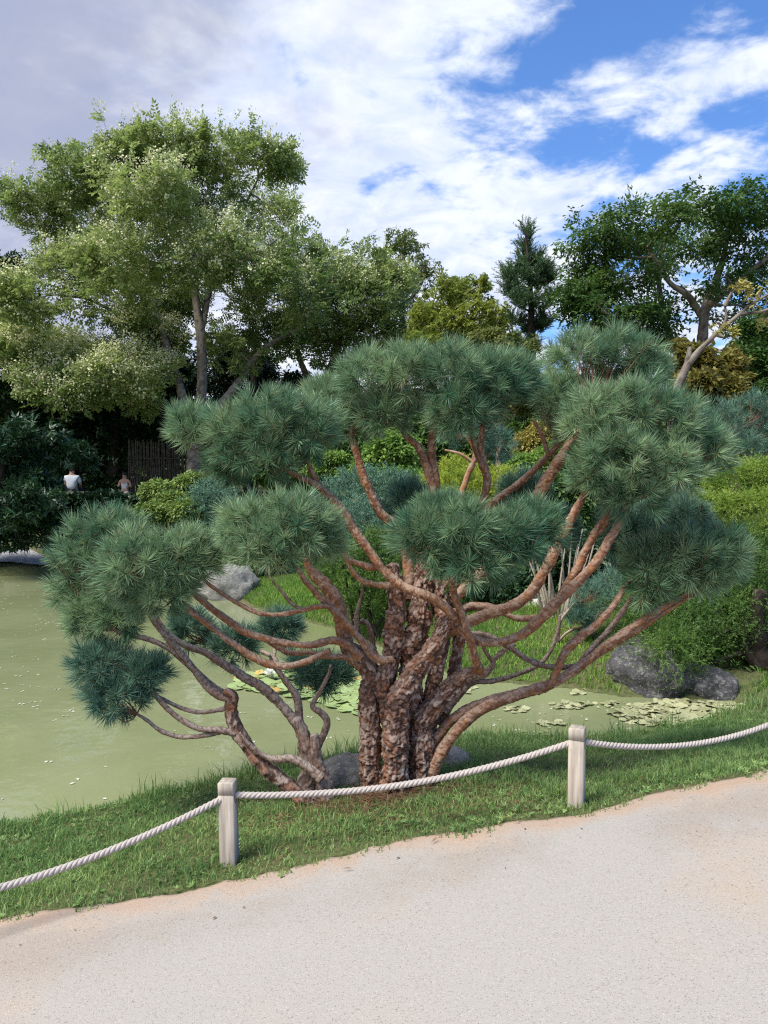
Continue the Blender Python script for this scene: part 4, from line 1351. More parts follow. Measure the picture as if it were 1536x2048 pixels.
# big flowering tree on the far shore
tree("pagoda_tree", "tall spreading tree with cream flower clusters across the pond", 27.0,
     [[(386, 985, 22), (388, 930, 16), (396, 850, 12), (404, 770, 11), (402, 680, 10), (392, 600, 8), (380, 520, 6), (374, 430, 4), (372, 340, 2)],
      [(392, 900, 12), (370, 810, 10), (350, 740, 9), (330, 680, 7), (300, 590, 5, 1), (262, 500, 3.5, 1), (230, 420, 2, 1)],
      [(402, 660, 8), (420, 580, 6, .5), (450, 500, 5, .8), (486, 420, 3, 1), (525, 340, 2, 1)],
      [(385, 560, 5), (340, 460, 4, 1), (310, 380, 3, 1), (300, 300, 1.5, 1)],
      [(398, 860, 10), (440, 810, 9, .5), (484, 755, 8, 1), (512, 712, 6, 1), (560, 676, 4, 1), (610, 650, 2, 1)],
      [(348, 736, 6), (290, 720, 4, 0), (220, 730, 3, 0), (130, 752, 2, 0)],
      [(330, 680, 5), (260, 640, 4, 1), (180, 600, 3, 1), (100, 570, 2, 1)]],
     [(330, 292, 84, 52), (432, 312, 80, 48), (522, 318, 56, 48), (240, 330, 60, 48), (140, 352, 60, 46), (60, 396, 48, 36), (296, 380, 96, 60),
      (414, 410, 80, 60, .7), (530, 410, 52, 60, .8), (186, 430, 92, 62), (90, 450, 60, 46), (262, 510, 110, 66), (390, 510, 84, 60, .7), (510, 510, 84, 60),
      (580, 500, 48, 48), (130, 560, 90, 56, .8), (60, 600, 66, 50), (226, 610, 84, 46, .9), (462, 600, 84, 56, .7), (556, 600, 76, 64), (300, 690, 62, 44),
      (180, 690, 96, 52), (80, 740, 76, 48), (150, 780, 88, 40), (252, 750, 92, 46), (268, 800, 36, 24), (616, 600, 56, 60), (530, 680, 80, 46), (460, 700, 50, 50, .6), (40, 690, 50, 50),
      (340, 450, 80, 60), (460, 500, 70, 60), (370, 590, 60, 50), (310, 610, 70, 50), (200, 520, 80, 60), (330, 330, 80, 50), (215, 265, 18, 22, .5), (118, 305, 22, 18, .5), (570, 330, 20, 36, .7)],
     T_PIN, M_pagoda, density=1.25, scale=1.75, up=.4, jit=.6, flowers=[(170, 740, 190, 90, 2300), (300, 680, 70, 60, 500), (280, 500, 230, 110, 1300), (420, 350, 200, 90, 450), (500, 560, 130, 120, 700), (90, 430, 110, 100, 260)],
     seed=2, clumps=13, csize=0.30)
tree("flowering_tree", "rounder flowering tree beside the tall cream-flowered one", 31.0,
     [[(600, 980, 16), (612, 880, 13), (640, 790, 11), (668, 720, 9), (690, 640, 7), (706, 560, 3)], [(650, 760, 8), (720, 700, 6, 1), (780, 650, 4, 1)], [(640, 800, 8), (600, 720, 6), (590, 650, 4)]],
     [(652, 540, 60, 52), (724, 536, 60, 48), (690, 600, 90, 56), (770, 590, 66, 52), (640, 630, 66, 56), (726, 660, 96, 52), (800, 650, 66, 52), (690, 705, 70, 36), (770, 700, 80, 36), (600, 660, 50, 40, .7)],
     T_PIN, M_pagoda, density=2.0, scale=1.8, up=.4, jit=.6, flowers=[(700, 620, 140, 120, 600)], seed=3, clumps=9, csize=.42)
tree("sparse_tree", "thin olive-leaved treetop rising behind the rounder flowering tree", 36.0,
     [[(800, 980, 13), (806, 800, 9), (804, 640, 6), (806, 540, 4), (812, 470, 2)], [(806, 640, 4), (770, 560, 3), (756, 510, 2)], [(806, 620, 4), (846, 560, 3), (852, 520, 2)]],
     [(808, 492, 40, 36, .6), (768, 508, 30, 28, .6), (846, 540, 30, 34, .6), (800, 560, 56, 46, .7), (840, 600, 46, 46, .8)],
     T_ROS, M_olive, density=1.7, scale=1.5, seed=4, clumps=15, csize=.55)
tree("yellow_green_tree", "loose yellow-green tree standing before the sparse treetop", 26.0,
     [[(905, 980, 11), (908, 860, 9), (912, 760, 7), (918, 680, 5), (925, 590, 2)], [(912, 730, 5), (950, 670, 4), (985, 630, 2)], [(910, 750, 5), (870, 690, 4), (850, 640, 2)]],
     [(888, 592, 46, 40, .8), (940, 588, 40, 34, .7), (972, 570, 18, 16, .5), (880, 650, 70, 48), (948, 640, 64, 44), (990, 650, 36, 40), (920, 690, 90, 36), (850, 700, 60, 40), (1010, 690, 30, 30)],
     T_ROS, M_yellowgreen, density=2.2, scale=1.35, seed=5, clumps=14, csize=.48)
tree("cedar_tree", "narrow dark conifer with upswept tufts against the sky", 24.0,
     [[(1066, 980, 12), (1066, 800, 10), (1064, 700, 8), (1062, 600, 6), (1056, 520, 4), (1051, 462, 2)]],
     [(1052, 484, 7, 22), (1051, 518, 17, 22), (1035, 542, 14, 18), (1075, 536, 15, 18), (1018, 554, 11, 17), (1090, 546, 12, 15), (1051, 568, 24, 20), (1020, 590, 15, 17), (1082, 578, 17, 15),
      (1107, 566, 14, 11), (1039, 612, 20, 18), (1075, 612, 18, 17), (1097, 602, 14, 11), (1030, 646, 17, 15, .7), (1064, 656, 23, 20), (1090, 646, 12, 15, .6), (1051, 696, 28, 20)],
     T_BRUSH, M_conifer, density=1.7, scale=2.9, seed=6, up=1.4, mode='axis', clumps=12, csize=.34, trunk_mat=M_dark_bark, depth=.8, sprig=.25)
tree("broadleaf_tree", "wide-crowned dark green tree with visible forking limbs", 22.0,
     [[(1398, 985, 20), (1400, 860, 16), (1402, 740, 13), (1406, 660, 11), (1412, 612, 10), (1432, 560, 8, .5), (1448, 510, 6, .5), (1462, 440, 3, .5)],
      [(1410, 620, 8), (1446, 588, 7, -.5), (1486, 556, 5, -.7), (1540, 510, 4, -.8)],
      [(1408, 640, 8), (1376, 592, 7, -.3), (1340, 566, 5, -.3), (1310, 520, 4, -.3), (1280, 470, 3)],
      [(1400, 780, 10), (1352, 700, 8, .5), (1330, 640, 7, .6), (1318, 560, 5, .6), (1330, 480, 3, .6)],
      [(1352, 705, 6), (1270, 660, 5, -.5), (1200, 620, 4, -.8)]],
     [(1184, 458, 40, 22, .8), (1248, 436, 36, 20, .7), (1200, 494, 66, 34), (1170, 530, 40, 28), (1276, 478, 60, 32), (1336, 440, 56, 30), (1404, 414, 62, 28), (1480, 412, 70, 34), (1545, 420, 50, 40),
      (1310, 500, 70, 32), (1400, 470, 74, 36), (1490, 480, 74, 42), (1190, 572, 56, 34), (1260, 556, 66, 32), (1330, 548, 44, 22, .6), (1170, 620, 48, 38), (1240, 616, 76, 34), (1310, 620, 40, 26, .7),
      (1190, 664, 56, 30), (1270, 664, 66, 28), (1450, 548, 50, 34, .6), (1530, 540, 46, 46), (1400, 590, 40, 24, .5), (1330, 664, 40, 20, .6), (1150, 590, 24, 40), (1440, 640, 44, 24, .5), (1520, 620, 50, 40)],
     T_FLAT, M_rightleaf, density=1.7, scale=1.0, seed=7, up=.85, clumps=10, csize=.42, out=.35, sprig=.45)
tree("leaning_tree", "leaning bare grey limb with a few yellow leaves above the clouds of needles", 9.5,
     [[(1340, 1010, 13), (1344, 900, 12), (1350, 800, 10), (1362, 760, 9), (1376, 728, 8), (1398, 702, 6), (1432, 668, 4.5), (1470, 636, 4), (1510, 604, 3), (1560, 578, 2)], [(1374, 730, 7), (1378, 708, 5), (1380, 694, 4)],
      [(1436, 665, 4), (1452, 640, 3), (1450, 612, 2)], [(1480, 628, 4), (1520, 624, 3), (1560, 610, 2)]],
     [(1500, 600, 30, 24, .7), (1540, 580, 40, 34, .7), (1450, 660, 24, 20, .5), (1530, 640, 34, 26, .6), (1480, 570, 18, 14, .4)],
     T_ROS, M_yellow, density=.45, scale=.55, seed=8, clumps=7, csize=.5)
tree("rusty_shrub", "rust-tinged shrub behind the leaning bare limb", 13.5, [[(1410, 960, 8), (1408, 860, 6), (1410, 760, 4), (1412, 700, 2)]],
     [(1380, 715, 44, 34), (1440, 740, 56, 40), (1400, 780, 60, 40), (1460, 790, 40, 40), (1370, 760, 36, 40)], T_SMALL, M_autumn, density=2.4, scale=2.0, seed=9, cat="shrub", clumps=12, csize=.38)
tree("green_tree", "dense green tree with pink-tipped twigs behind the rusty shrub", 16.0, [[(1520, 980, 12), (1515, 860, 9), (1512, 740, 6), (1515, 650, 3)]],
     [(1500, 680, 50, 34), (1540, 660, 50, 40), (1480, 730, 50, 40), (1540, 730, 60, 50), (1500, 780, 60, 40)], T_ROS, M_shrub, density=2.4, scale=1.2, seed=10, clumps=11)
tree("maple_shrub", "green leafy tree between cedar and flowering tree", 19.0, [[(1000, 985, 8), (998, 900, 7), (1002, 800, 5), (1010, 720, 3)]],
     [(985, 690, 46, 32), (1040, 700, 40, 30), (1010, 740, 60, 40), (1060, 760, 50, 40), (1080, 820, 60, 50), (960, 740, 40, 34), (1000, 800, 60, 50)], T_ROS, M_olive, density=2.6, scale=1.2, seed=11, clumps=10)

# dark evergreens of the shaded shore
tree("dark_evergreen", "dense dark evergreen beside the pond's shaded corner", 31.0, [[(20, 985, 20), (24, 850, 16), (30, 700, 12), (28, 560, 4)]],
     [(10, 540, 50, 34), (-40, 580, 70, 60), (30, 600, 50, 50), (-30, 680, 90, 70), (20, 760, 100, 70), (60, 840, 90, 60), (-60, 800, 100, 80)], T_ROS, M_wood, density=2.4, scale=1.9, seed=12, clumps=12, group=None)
tree("dark_evergreen", "shade-darkened evergreen under the lower boughs of the flowering tree", 32.0, [[(230, 985, 18), (228, 900, 14), (232, 800, 10), (230, 740, 4)]],
     [(140, 850, 110, 60), (240, 850, 110, 60), (330, 840, 80, 60), (190, 790, 110, 50), (300, 780, 90, 50), (60, 880, 90, 60), (250, 905, 110, 30), (140, 910, 110, 30), (380, 860, 60, 60), (60, 930, 80, 40), (120, 958, 110, 26), (215, 966, 90, 22), (40, 975, 90, 26)],  # lowest lobes added as a dark backing in place of shade
     T_ROS, M_shadeleaf, density=3.0, scale=1.8, seed=13, clumps=14, csize=.5, trunk_mat=M_dark_bark, depth=.25, sprig=.4)
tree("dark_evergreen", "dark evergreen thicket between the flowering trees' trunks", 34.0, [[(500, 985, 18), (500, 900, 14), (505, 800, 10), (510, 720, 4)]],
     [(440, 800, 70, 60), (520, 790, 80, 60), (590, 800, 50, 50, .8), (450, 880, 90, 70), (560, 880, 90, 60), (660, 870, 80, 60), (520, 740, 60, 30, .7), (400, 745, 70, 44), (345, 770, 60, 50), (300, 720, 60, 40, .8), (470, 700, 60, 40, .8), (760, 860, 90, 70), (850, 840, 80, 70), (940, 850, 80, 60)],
     T_ROS, M_shadeleaf, density=2.8, scale=1.9, seed=14, clumps=13, csize=.5, trunk_mat=M_dark_bark)
tree("laurel_tree", "glossy drooping evergreen overhanging the gravel strand", 15.5,
     [[(-20, 1120, 16), (-10, 1040, 14), (0, 960, 11), (10, 900, 6)], [(-12, 1030, 6), (30, 975, 3, .3), (70, 930, 2, .4), (100, 905, 1.5, .4)]],
     [(40, 880, 90, 44), (110, 900, 66, 34), (160, 918, 46, 18, .8), (40, 950, 80, 44), (20, 1010, 100, 50), (76, 1030, 56, 34), (40, 1060, 90, 36), (64, 960, 50, 30), (-60, 960, 90, 90), (-40, 1050, 80, 60)],
     T_LAUREL, M_laurel, density=1.9, scale=.95, seed=15, up=.35, clumps=12, csize=.42, trunk_mat=M_dark_bark)

# far wood closing the view: one mass
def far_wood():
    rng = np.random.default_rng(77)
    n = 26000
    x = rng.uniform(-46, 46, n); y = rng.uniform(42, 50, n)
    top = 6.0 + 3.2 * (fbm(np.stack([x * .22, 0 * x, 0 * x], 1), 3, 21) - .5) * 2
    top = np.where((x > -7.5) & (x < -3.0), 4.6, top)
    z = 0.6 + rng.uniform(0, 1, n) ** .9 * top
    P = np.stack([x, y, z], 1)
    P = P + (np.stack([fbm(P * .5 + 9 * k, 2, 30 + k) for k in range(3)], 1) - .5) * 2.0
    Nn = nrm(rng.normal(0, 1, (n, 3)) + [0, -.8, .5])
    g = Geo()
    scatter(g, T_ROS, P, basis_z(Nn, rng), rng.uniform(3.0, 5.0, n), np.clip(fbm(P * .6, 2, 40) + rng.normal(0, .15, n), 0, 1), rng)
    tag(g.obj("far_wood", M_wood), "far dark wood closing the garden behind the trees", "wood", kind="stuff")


far_wood()

# ------------------------------------------------------------------ shrubs and hedges
def shrub(name, label, D, lobes, tpl, mat, scale, per=1.0, mode='axis', up=.5, seed=1, group=None, cat="shrub", stem_mat=None, layers=3, stems=5, jitter=.25, stem_len=None):
    """dense clipped/rounded shrub: leaf sprays in layers over a union of ellipsoids"""
    rng = np.random.default_rng(seed * 13 + 3)
    LW = lobes_world([(l[0], l[1], l[2], l[3], D + (l[4] if len(l) > 4 else 0), .9) for l in lobes])
    cx = np.mean([c[0] for c, r in LW]); cyy = np.mean([c[1] for c, r in LW])
    zg = gh(cx, cyy)
    t = thing(name, (cx, cyy, zg), label, cat, group)
    P, Nn = [], []
    for i, (c, r) in enumerate(LW):
        area = 4 * math.pi * (r[0] * r[1] + r[0] * r[2] + r[1] * r[2]) / 3
        for L, sh in enumerate((1.0, .86, .70)[:layers]):
            n = int(area * per / (0.06 * scale) ** 2 * (1, .8, .6)[L])
            u = nrm(fib(max(n, 8), rng) + rng.normal(0, .08, (max(n, 8), 3)))
            lump = 0.90 + .22 * (fbm(u * 2.6 + i * 5 + seed, 3, seed) - .5) * 2
            p = c + u * r * (sh * lump)[:, None]
            keep = (p[:, 2] > zg - 0.05)
            for j, (c2, r2) in enumerate(LW):
                if j != i:
                    keep &= (((p - c2) / r2) ** 2).sum(1) > .6
            P.append(p[keep]); Nn.append(nrm(u / r)[keep])
    P = np.vstack(P); Nn = np.vstack(Nn)
    g = Geo()
    d = nrm(Nn + np.array([0, 0, up]) + rng.normal(0, jitter, Nn.shape))
    if mode == 'axis':
        R = basis_z(d, rng)
    else:
        R = basis_y(nrm(Nn * [1, 1, .5] + rng.normal(0, .3, Nn.shape)), nrm(d + [0, 0, .4]))
    tint = np.clip(.5 + 1.2 * (fbm(P * 2.0 / scale, 2, seed) - .5) + rng.normal(0, .2, len(P)), 0, 1)
    scatter(g, tpl, P, R, rng.uniform(.75, 1.25, len(P)) * scale, tint, rng)
    g.obj("foliage", mat, t)
    sg = Geo()
    for k in range(stems):
        c, r = LW[k % len(LW)]
        a = np.array([cx + rng.normal(0, .08), cyy + rng.normal(0, .08), zg - .05])
        b = c + np.array([rng.uniform(-.4, .4) * r[0], rng.uniform(-.3, .3) * r[1], .2 * r[2]])
        C = catmull([a, (a + b) / 2 + rng.normal(0, .06, 3), b], .15)
        V, q, _ = tube(C, np.linspace(.022, .008, len(C)) * max(1, scale * .7), 6)
        sg.add(V, q, tone=.4, crack=.5)
    mk("stems", np.concatenate(sg.V), np.concatenate(sg.Q), stem_mat or M_dark_bark, t, {"tone": np.concatenate(sg.A["tone"]), "crack": np.concatenate(sg.A["crack"])}, smooth=True)["kind"] = "stuff"
    return t


# lime and green cedar at the boulder end
shrub("lime_cedar", "bright lime-green cedar bush with finger-like drooping shoots", 7.6,
      [(1446, 958, 42, 12), (1512, 942, 46, 13), (1566, 952, 40, 13), (1408, 1002, 34, 12, -.1), (1474, 1006, 42, 12, -.3), (1546, 1000, 44, 13, -.3), (1436, 1056, 40, 12, -.1), (1508, 1060, 48, 12, -.35), (1570, 1060, 40, 12, -.3)], T_FING, M_lime, .85, .34, up=.35, seed=21, jitter=.3, layers=2)
cedar = shrub("green_cedar", "dark green cedar with hanging shoots above the boulders", 6.9,
      [(1500, 1130, 70, 60, .3), (1440, 1225, 80, 46, .2), (1350, 1250, 60, 52, .1), (1330, 1310, 50, 44, 0), (1370, 1340, 46, 36, 0), (1530, 1210, 60, 60, .3), (1430, 1150, 60, 50, .5), (1290, 1220, 40, 36, .4), (1345, 1290, 30, 30, -.25)],
      T_HANG, M_cedar, 1.1, .28, up=-.3, seed=22, jitter=.4, layers=2)
for k, br in enumerate([[(1545, 1420, 22), (1530, 1350, 20), (1518, 1300, 19), (1512, 1240, 17), (1520, 1180, 12)],
                        [(1530, 1345, 13), (1496, 1310, 12), (1486, 1270, 11), (1500, 1235, 9)],
                        [(1510, 1300, 6), (1460, 1312, 5), (1420, 1330, 4), (1370, 1345, 3)],
                        [(1490, 1270, 5), (1450, 1262, 4), (1405, 1285, 3), (1370, 1275, 2)]]):
    limb(cedar, P_(6.9, *br), M_dark_bark, "trunk" if k == 0 else "branch", n=12, step=.04, amp=.08, cell=.06, seed=200 + k)
shrub("leafy_shrub", "broad-leaved green shrub under the cedar's dark trunk", 7.0,
      [(1480, 1370, 60, 46), (1540, 1340, 50, 60), (1440, 1330, 44, 40, .3), (1530, 1400, 50, 30, -.2)], T_ROS, M_shrub, .75, .8, mode='spray', seed=23)
shrub("leafy_shrub", "yellowish low shrub behind the hanging cedar shoots", 8.2,
      [(1400, 1290, 70, 50), (1460, 1260, 60, 40), (1330, 1270, 60, 40), (1250, 1240, 50, 44, .3)], T_ROS, M_azalea, .8, .7, mode='spray', seed=24)
shrub("dark_shrub", "deep green shrub filling behind the bare stems", 9.2,
      [(1020, 1190, 90, 50), (1110, 1180, 80, 60), (1210, 1170, 70, 70), (1130, 1110, 90, 60), (1280, 1150, 60, 70), (960, 1180, 50, 44)], T_SMALL, M_laurel, 1.5, .9, mode='spray', seed=25)
shrub("leafy_shrub", "mid-green shrub on a thin stake behind the red uprights", 10.0,
      [(1110, 985, 50, 40), (1090, 1020, 46, 30), (1150, 1000, 40, 36), (1130, 1040, 60, 30)], T_ROS, M_shrub, .8, .8, mode='spray', seed=26)


def bare_shrub():
    D = 8.3
    b = at(1115, 1275, D)
    t = thing("bare_stem_shrub", (b[0], b[1], gh(b[0], b[1])), "shrub of pale bare upright stems on the far bank", "shrub")
    rng = np.random.default_rng(9)
    z0 = gh(b[0], b[1])
    for k in range(15):
        tx = 1040 + 11 * k + rng.uniform(-10, 10)
        a = np.array([b[0] + (k - 7) * .02, b[1] + rng.uniform(-.1, .1), z0 - .05])
        m = at((tx + 1115) / 2 + rng.uniform(-10, 10), 1190, D + rng.uniform(-.1, .1))
        e = at(tx, rng.uniform(1050, 1110), D + rng.uniform(-.2, .2))
        C = catmull([a, m, e], .05)
        V, q, _ = tube(C, np.linspace(.018, .006, len(C)), 6)
        mk("stem", V, q, M_palestem, t, smooth=True)


M_palestem = plain_mat("pale_stem", (0.26, 0.22, 0.17), (0.42, 0.37, 0.30), 20, .85, .1)
bare_shrub()
boulder("boulder", at(1085, 1205, 8.9), (.26, .2, .16), "pale rounded stone behind the bare upright stems", stone_mat("pale_stone", (.42, .38, .34), (.55, .50, .46), (.6, .57, .53)), 15, 3)

# middle garden: clipped mounds and conifers
shrub("juniper_mound", "low blue-green juniper mound behind the trunk", 12.0, [(700, 1010, 80, 44), (780, 1000, 80, 46), (850, 1010, 70, 40), (660, 1040, 60, 36), (740, 970, 80, 24)], T_JUN, M_juniper, 1.5, .75, up=.6, seed=31)
shrub("juniper_mound", "blue-green juniper seen under the upright red branches", 9.6, [(720, 1050, 50, 44), (680, 1080, 50, 50), (760, 1080, 60, 40)], T_JUN, M_juniper, 1.2, .75, up=.6, seed=32)
shrub("clipped_mound", "tall clipped light green mound in the middle garden", 17.0, [(784, 905, 62, 46), (750, 935, 50, 30)], T_SMALL, M_hedge, 1.9, .9, mode='spray', seed=33)
shrub("clipped_hedge", "low bright green clipped hedge in the middle garden", 14.5, [(800, 958, 80, 22), (900, 962, 70, 22), (860, 980, 80, 20)], T_SMALL, M_hedge, 1.6, .9, mode='spray', seed=34)
shrub("clipped_topiary", "small flat-topped dark green topiary cloud", 18.0, [(660, 916, 42, 13), (640, 940, 40, 10), (690, 946, 60, 14)], T_SMALL, M_hedge, 1.6, 1.0, mode='spray', seed=35)
shrub("golden_conifer", "golden yellow-green conifer among the mounds", 11.0, [(912, 960, 36, 44), (950, 972, 34, 40), (1000, 975, 44, 34), (880, 985, 40, 30)], T_JUN, M_golden, 1.3, .75, up=1.2, seed=36)
shrub("yellow_shrub", "small yellow-leaved shrub behind the upright branches", 14.0, [(1062, 892, 40, 32), (1092, 868, 34, 30)], T_SMALL, M_yellow, 1.5, .9, mode='spray', seed=37)
shrub("green_shrub", "fresh green shrub below the yellow-leaved one", 12.5, [(1070, 935, 60, 30), (1120, 920, 50, 36)], T_ROS, M_hedge, .8, .8, mode='spray', seed=38)
az = [(388, 968, 44, 22), (318, 982, 40, 22), (345, 1004, 40, 22), (308, 1026, 40, 22), (372, 1020, 34, 22)]
azl = ["clipped azalea cloud standing highest by the tree foot", "clipped azalea cloud facing the bamboo fence", "clipped azalea cloud in the middle of the low group",
       "clipped azalea cloud lowest down by the water", "clipped azalea cloud touching the blue juniper"]
for i, (x, y, rx, ry) in enumerate(az):
    shrub("azalea_shrub", azl[i], 17.5 - i * .4, [(x, y, rx, ry), (x + 18, y + 8, rx * .6, ry * .8)], T_SMALL, M_azalea, 1.5, 1.0, mode='spray', seed=40 + i, group="clipped azaleas on the far shore")
shrub("juniper_mound", "blue juniper clump beside the clipped azaleas", 16.0, [(425, 1000, 40, 34), (400, 1030, 40, 30), (450, 1040, 50, 40)], T_JUN, M_juniper, 1.9, .75, up=.6, seed=46)
shrub("shore_shrub", "dark low shrub hanging over the shaded shore", 17.5, [(250, 1030, 70, 30), (128, 1006, 46, 18), (170, 1040, 60, 30), (210, 1010, 70, 24), (330, 1060, 80, 34), (430, 1080, 90, 40), (250, 1085, 90, 34), (150, 1090, 60, 26)], T_ROS, M_shadeleaf, 1.5, .9, mode='spray', seed=47)
shrub("shore_shrub", "dark green shrub mass behind the trunk on the far bank", 9.0, [(700, 1150, 60, 60), (760, 1120, 60, 60), (650, 1110, 50, 40), (830, 1130, 70, 60), (740, 1200, 40, 26), (900, 1150, 60, 60)], T_JUN, M_cedar, 1.2, .7, seed=48)
shrub("shore_shrub", "green shrub band behind the grass spit", 13.5, [(520, 1110, 80, 40), (600, 1105, 70, 44), (450, 1125, 60, 30)], T_ROS, M_shrub, 1.1, .8, mode='spray', seed=49)
shrub("garden_shrub", "rounded green shrub closing the garden beyond the mounds", 21.0, [(700, 900, 110, 60), (860, 890, 100, 60), (980, 890, 80, 60), (1120, 880, 80, 70), (580, 930, 80, 50)], T_ROS, M_shrub, 1.7, .8, mode='spray', seed=50)
shrub("garden_shrub", "leafy green thicket behind the lime cedar bush", 12.0, [(1250, 960, 90, 80), (1350, 930, 80, 90), (1430, 960, 80, 60), (1530, 940, 80, 70), (1300, 1060, 90, 60)], T_ROS, M_shrub, 1.0, .8, mode='spray', seed=51)

# ------------------------------------------------------------------ bamboo fence, bench, people
def bamboo_fence():
    D = 28.5
    a, b = at(258, 960, D), at(378, 960, D)
    t = thing("bamboo_fence", (a[0], a[1], gh(a[0], a[1])), "tall dark bamboo screen fence in the tree shade", "fence")
    rng = np.random.default_rng(4)
    ztop = at(300, 884, D)[2]
    meshes = []
    n = 34
    for k in range(n):
        f = k / (n - 1)
        p = a * (1 - f) + b * f
        z0 = gh(p[0], p[1]) - .05
        h = ztop - z0 + rng.uniform(-.1, .1)
        C = np.array([[0, 0, 0], [rng.normal(0, .01), 0, h * .5], [rng.normal(0, .02), 0, h]])
        C = catmull(C, .25)
        V, q, _ = tube(C + [p[0], p[1] + rng.uniform(-.02, .02), z0], np.full(len(C), .027) * (1 + .08 * (np.arange(len(C)) % 2)), 7)
        mk("bamboo_pole", V, q, M_bamboo, t, smooth=True)
    for hz in (.35, .75):
        z = a[2] * 0 + gh(a[0], a[1]) + hz * (ztop - gh(a[0], a[1]))
        C = catmull([[a[0] - .05, a[1] - .05, z], [(a[0] + b[0]) / 2, a[1] - .05, z + .01], [b[0] + .05, b[1] - .05, z]], .3)
        V, q, _ = tube(C, np.full(len(C), .025), 7)
        mk("rail", V, q, M_bamboo, t, smooth=True)


bamboo_fence()


def box(x0, x1, y0, y1, z0, z1):
    V = np.array([(x, y, z) for z in (z0, z1) for y in (y0, y1) for x in (x0, x1)], float)
    Fq = np.array([(0, 2, 3, 1), (4, 5, 7, 6), (0, 1, 5, 4), (2, 6, 7, 3), (0, 4, 6, 2), (1, 3, 7, 5)])
    return V, Fq


def skin_body(name, verts, edges, radii, mat, parent):
    me = bpy.data.meshes.new(name)
    me.from_pydata([tuple(v) for v in verts], edges, [])
    ob = bpy.data.objects.new(name, me)
    COL.objects.link(ob)
    ob.parent = parent
    me.materials.append(mat)
    ob.modifiers.new("skin", 'SKIN')
    if not me.skin_vertices:
        bpy.context.view_layer.objects.active = ob
        bpy.ops.mesh.customdata_skin_add()
    for i, r in enumerate(radii):
        sv = me.skin_vertices[0].data[i]
        sv.radius = (r, r) if not isinstance(r, tuple) else r
        sv.use_root = (i == 0)
    sub = ob.modifiers.new("sub", 'SUBSURF')
    sub.levels = 1
    sub.render_levels = 2
    ob.modifiers["skin"].use_smooth_shade = True
    return ob


def ellipsoid(c, r, n=12):
    th = np.linspace(0, math.pi, n)
    ph = np.linspace(0, 2 * math.pi, 2 * n, endpoint=False)
    V = np.array([[math.sin(a) * math.cos(b), math.sin(a) * math.sin(b), math.cos(a)] for a in th for b in ph]) * r + c
    m = 2 * n
    i = np.arange(n - 1)[:, None]; j = np.arange(m)[None, :]
    q = np.stack([i * m + j, (i + 1) * m + j, (i + 1) * m + (j + 1) % m, i * m + (j + 1) % m], 2).reshape(-1, 4)
    return V, q


# bench and the person seated on it, back to the pond
D1 = 25.5
seatp = at(144, 983, D1)
seat_z = seatp[2]
gz1 = gh(seatp[0], seatp[1])
bench = thing("bench", (seatp[0], seatp[1], gz1), "plain wooden bench in the deep shade", "bench")
mk("seat", *box(seatp[0] - .30, seatp[0] + .55, seatp[1] - .22, seatp[1] + .22, seat_z - .05, seat_z), M_bench, bench)
for lx in (-.22, .47):
    for ly in (-.17, .17):
        mk("leg", *box(seatp[0] + lx - .03, seatp[0] + lx + .03, seatp[1] + ly - .03, seatp[1] + ly + .03, gz1 - .08, seat_z - .05), M_bench, bench)
p1 = thing("person", (seatp[0], seatp[1], seat_z), "person in a white shirt seated on the bench, back turned", "person")
vb = [(0, 0, .10), (0, .01, .30), (0, .02, .48), (0, .02, .57), (0, .03, .66), (0, .03, .78),
      (-.11, .06, .08), (-.13, .42, .09), (-.13, .46, -.40), (-.13, .58, -.43), (.11, .06, .08), (.13, .42, .09), (.13, .46, -.40), (.13, .58, -.43),
      (-.19, .02, .47), (-.25, .10, .24), (-.16, .30, .14), (.19, .02, .47), (.25, .10, .24), (.16, .30, .14)]
eb = [(0, 1), (1, 2), (2, 3), (3, 4), (4, 5), (0, 6), (6, 7), (7, 8), (8, 9), (0, 10), (10, 11), (11, 12), (12, 13), (2, 14), (14, 15), (15, 16), (2, 17), (17, 18), (18, 19)]
rb = [(.16, .11), (.15, .11), (.16, .10), .06, .085, .09, .09, .075, .055, .05, .09, .075, .055, .05, .065, .045, .04, .065, .045, .04]
skin_body("body", vb, eb, rb, M_skin, p1)
vs = [(0, 0, .04), (0, .01, .28), (0, .02, .47), (0, .02, .53), (-.19, .02, .47), (-.24, .09, .28), (.19, .02, .47), (.24, .09, .28)]
skin_body("shirt", vs, [(0, 1), (1, 2), (2, 3), (2, 4), (4, 5), (2, 6), (6, 7)], [(.19, .14), (.18, .14), (.19, .13), .09, .085, .07, .085, .07], M_shirt, p1)
vt = [(0, .02, .08), (-.11, .08, .09), (-.13, .42, .09), (-.13, .46, -.36), (.11, .08, .09), (.13, .42, .09), (.13, .46, -.36)]
skin_body("trousers", vt, [(0, 1), (1, 2), (2, 3), (0, 4), (4, 5), (5, 6)], [(.175, .12), .105, .09, .07, .105, .09, .07], M_dark_cloth, p1)
hv_, hq_ = ellipsoid(np.array([0, .015, .755]), np.array([.098, .115, .11]))
put("hair", mesh_data("hair", hv_, hq_, smooth=True), M_hair, p1)

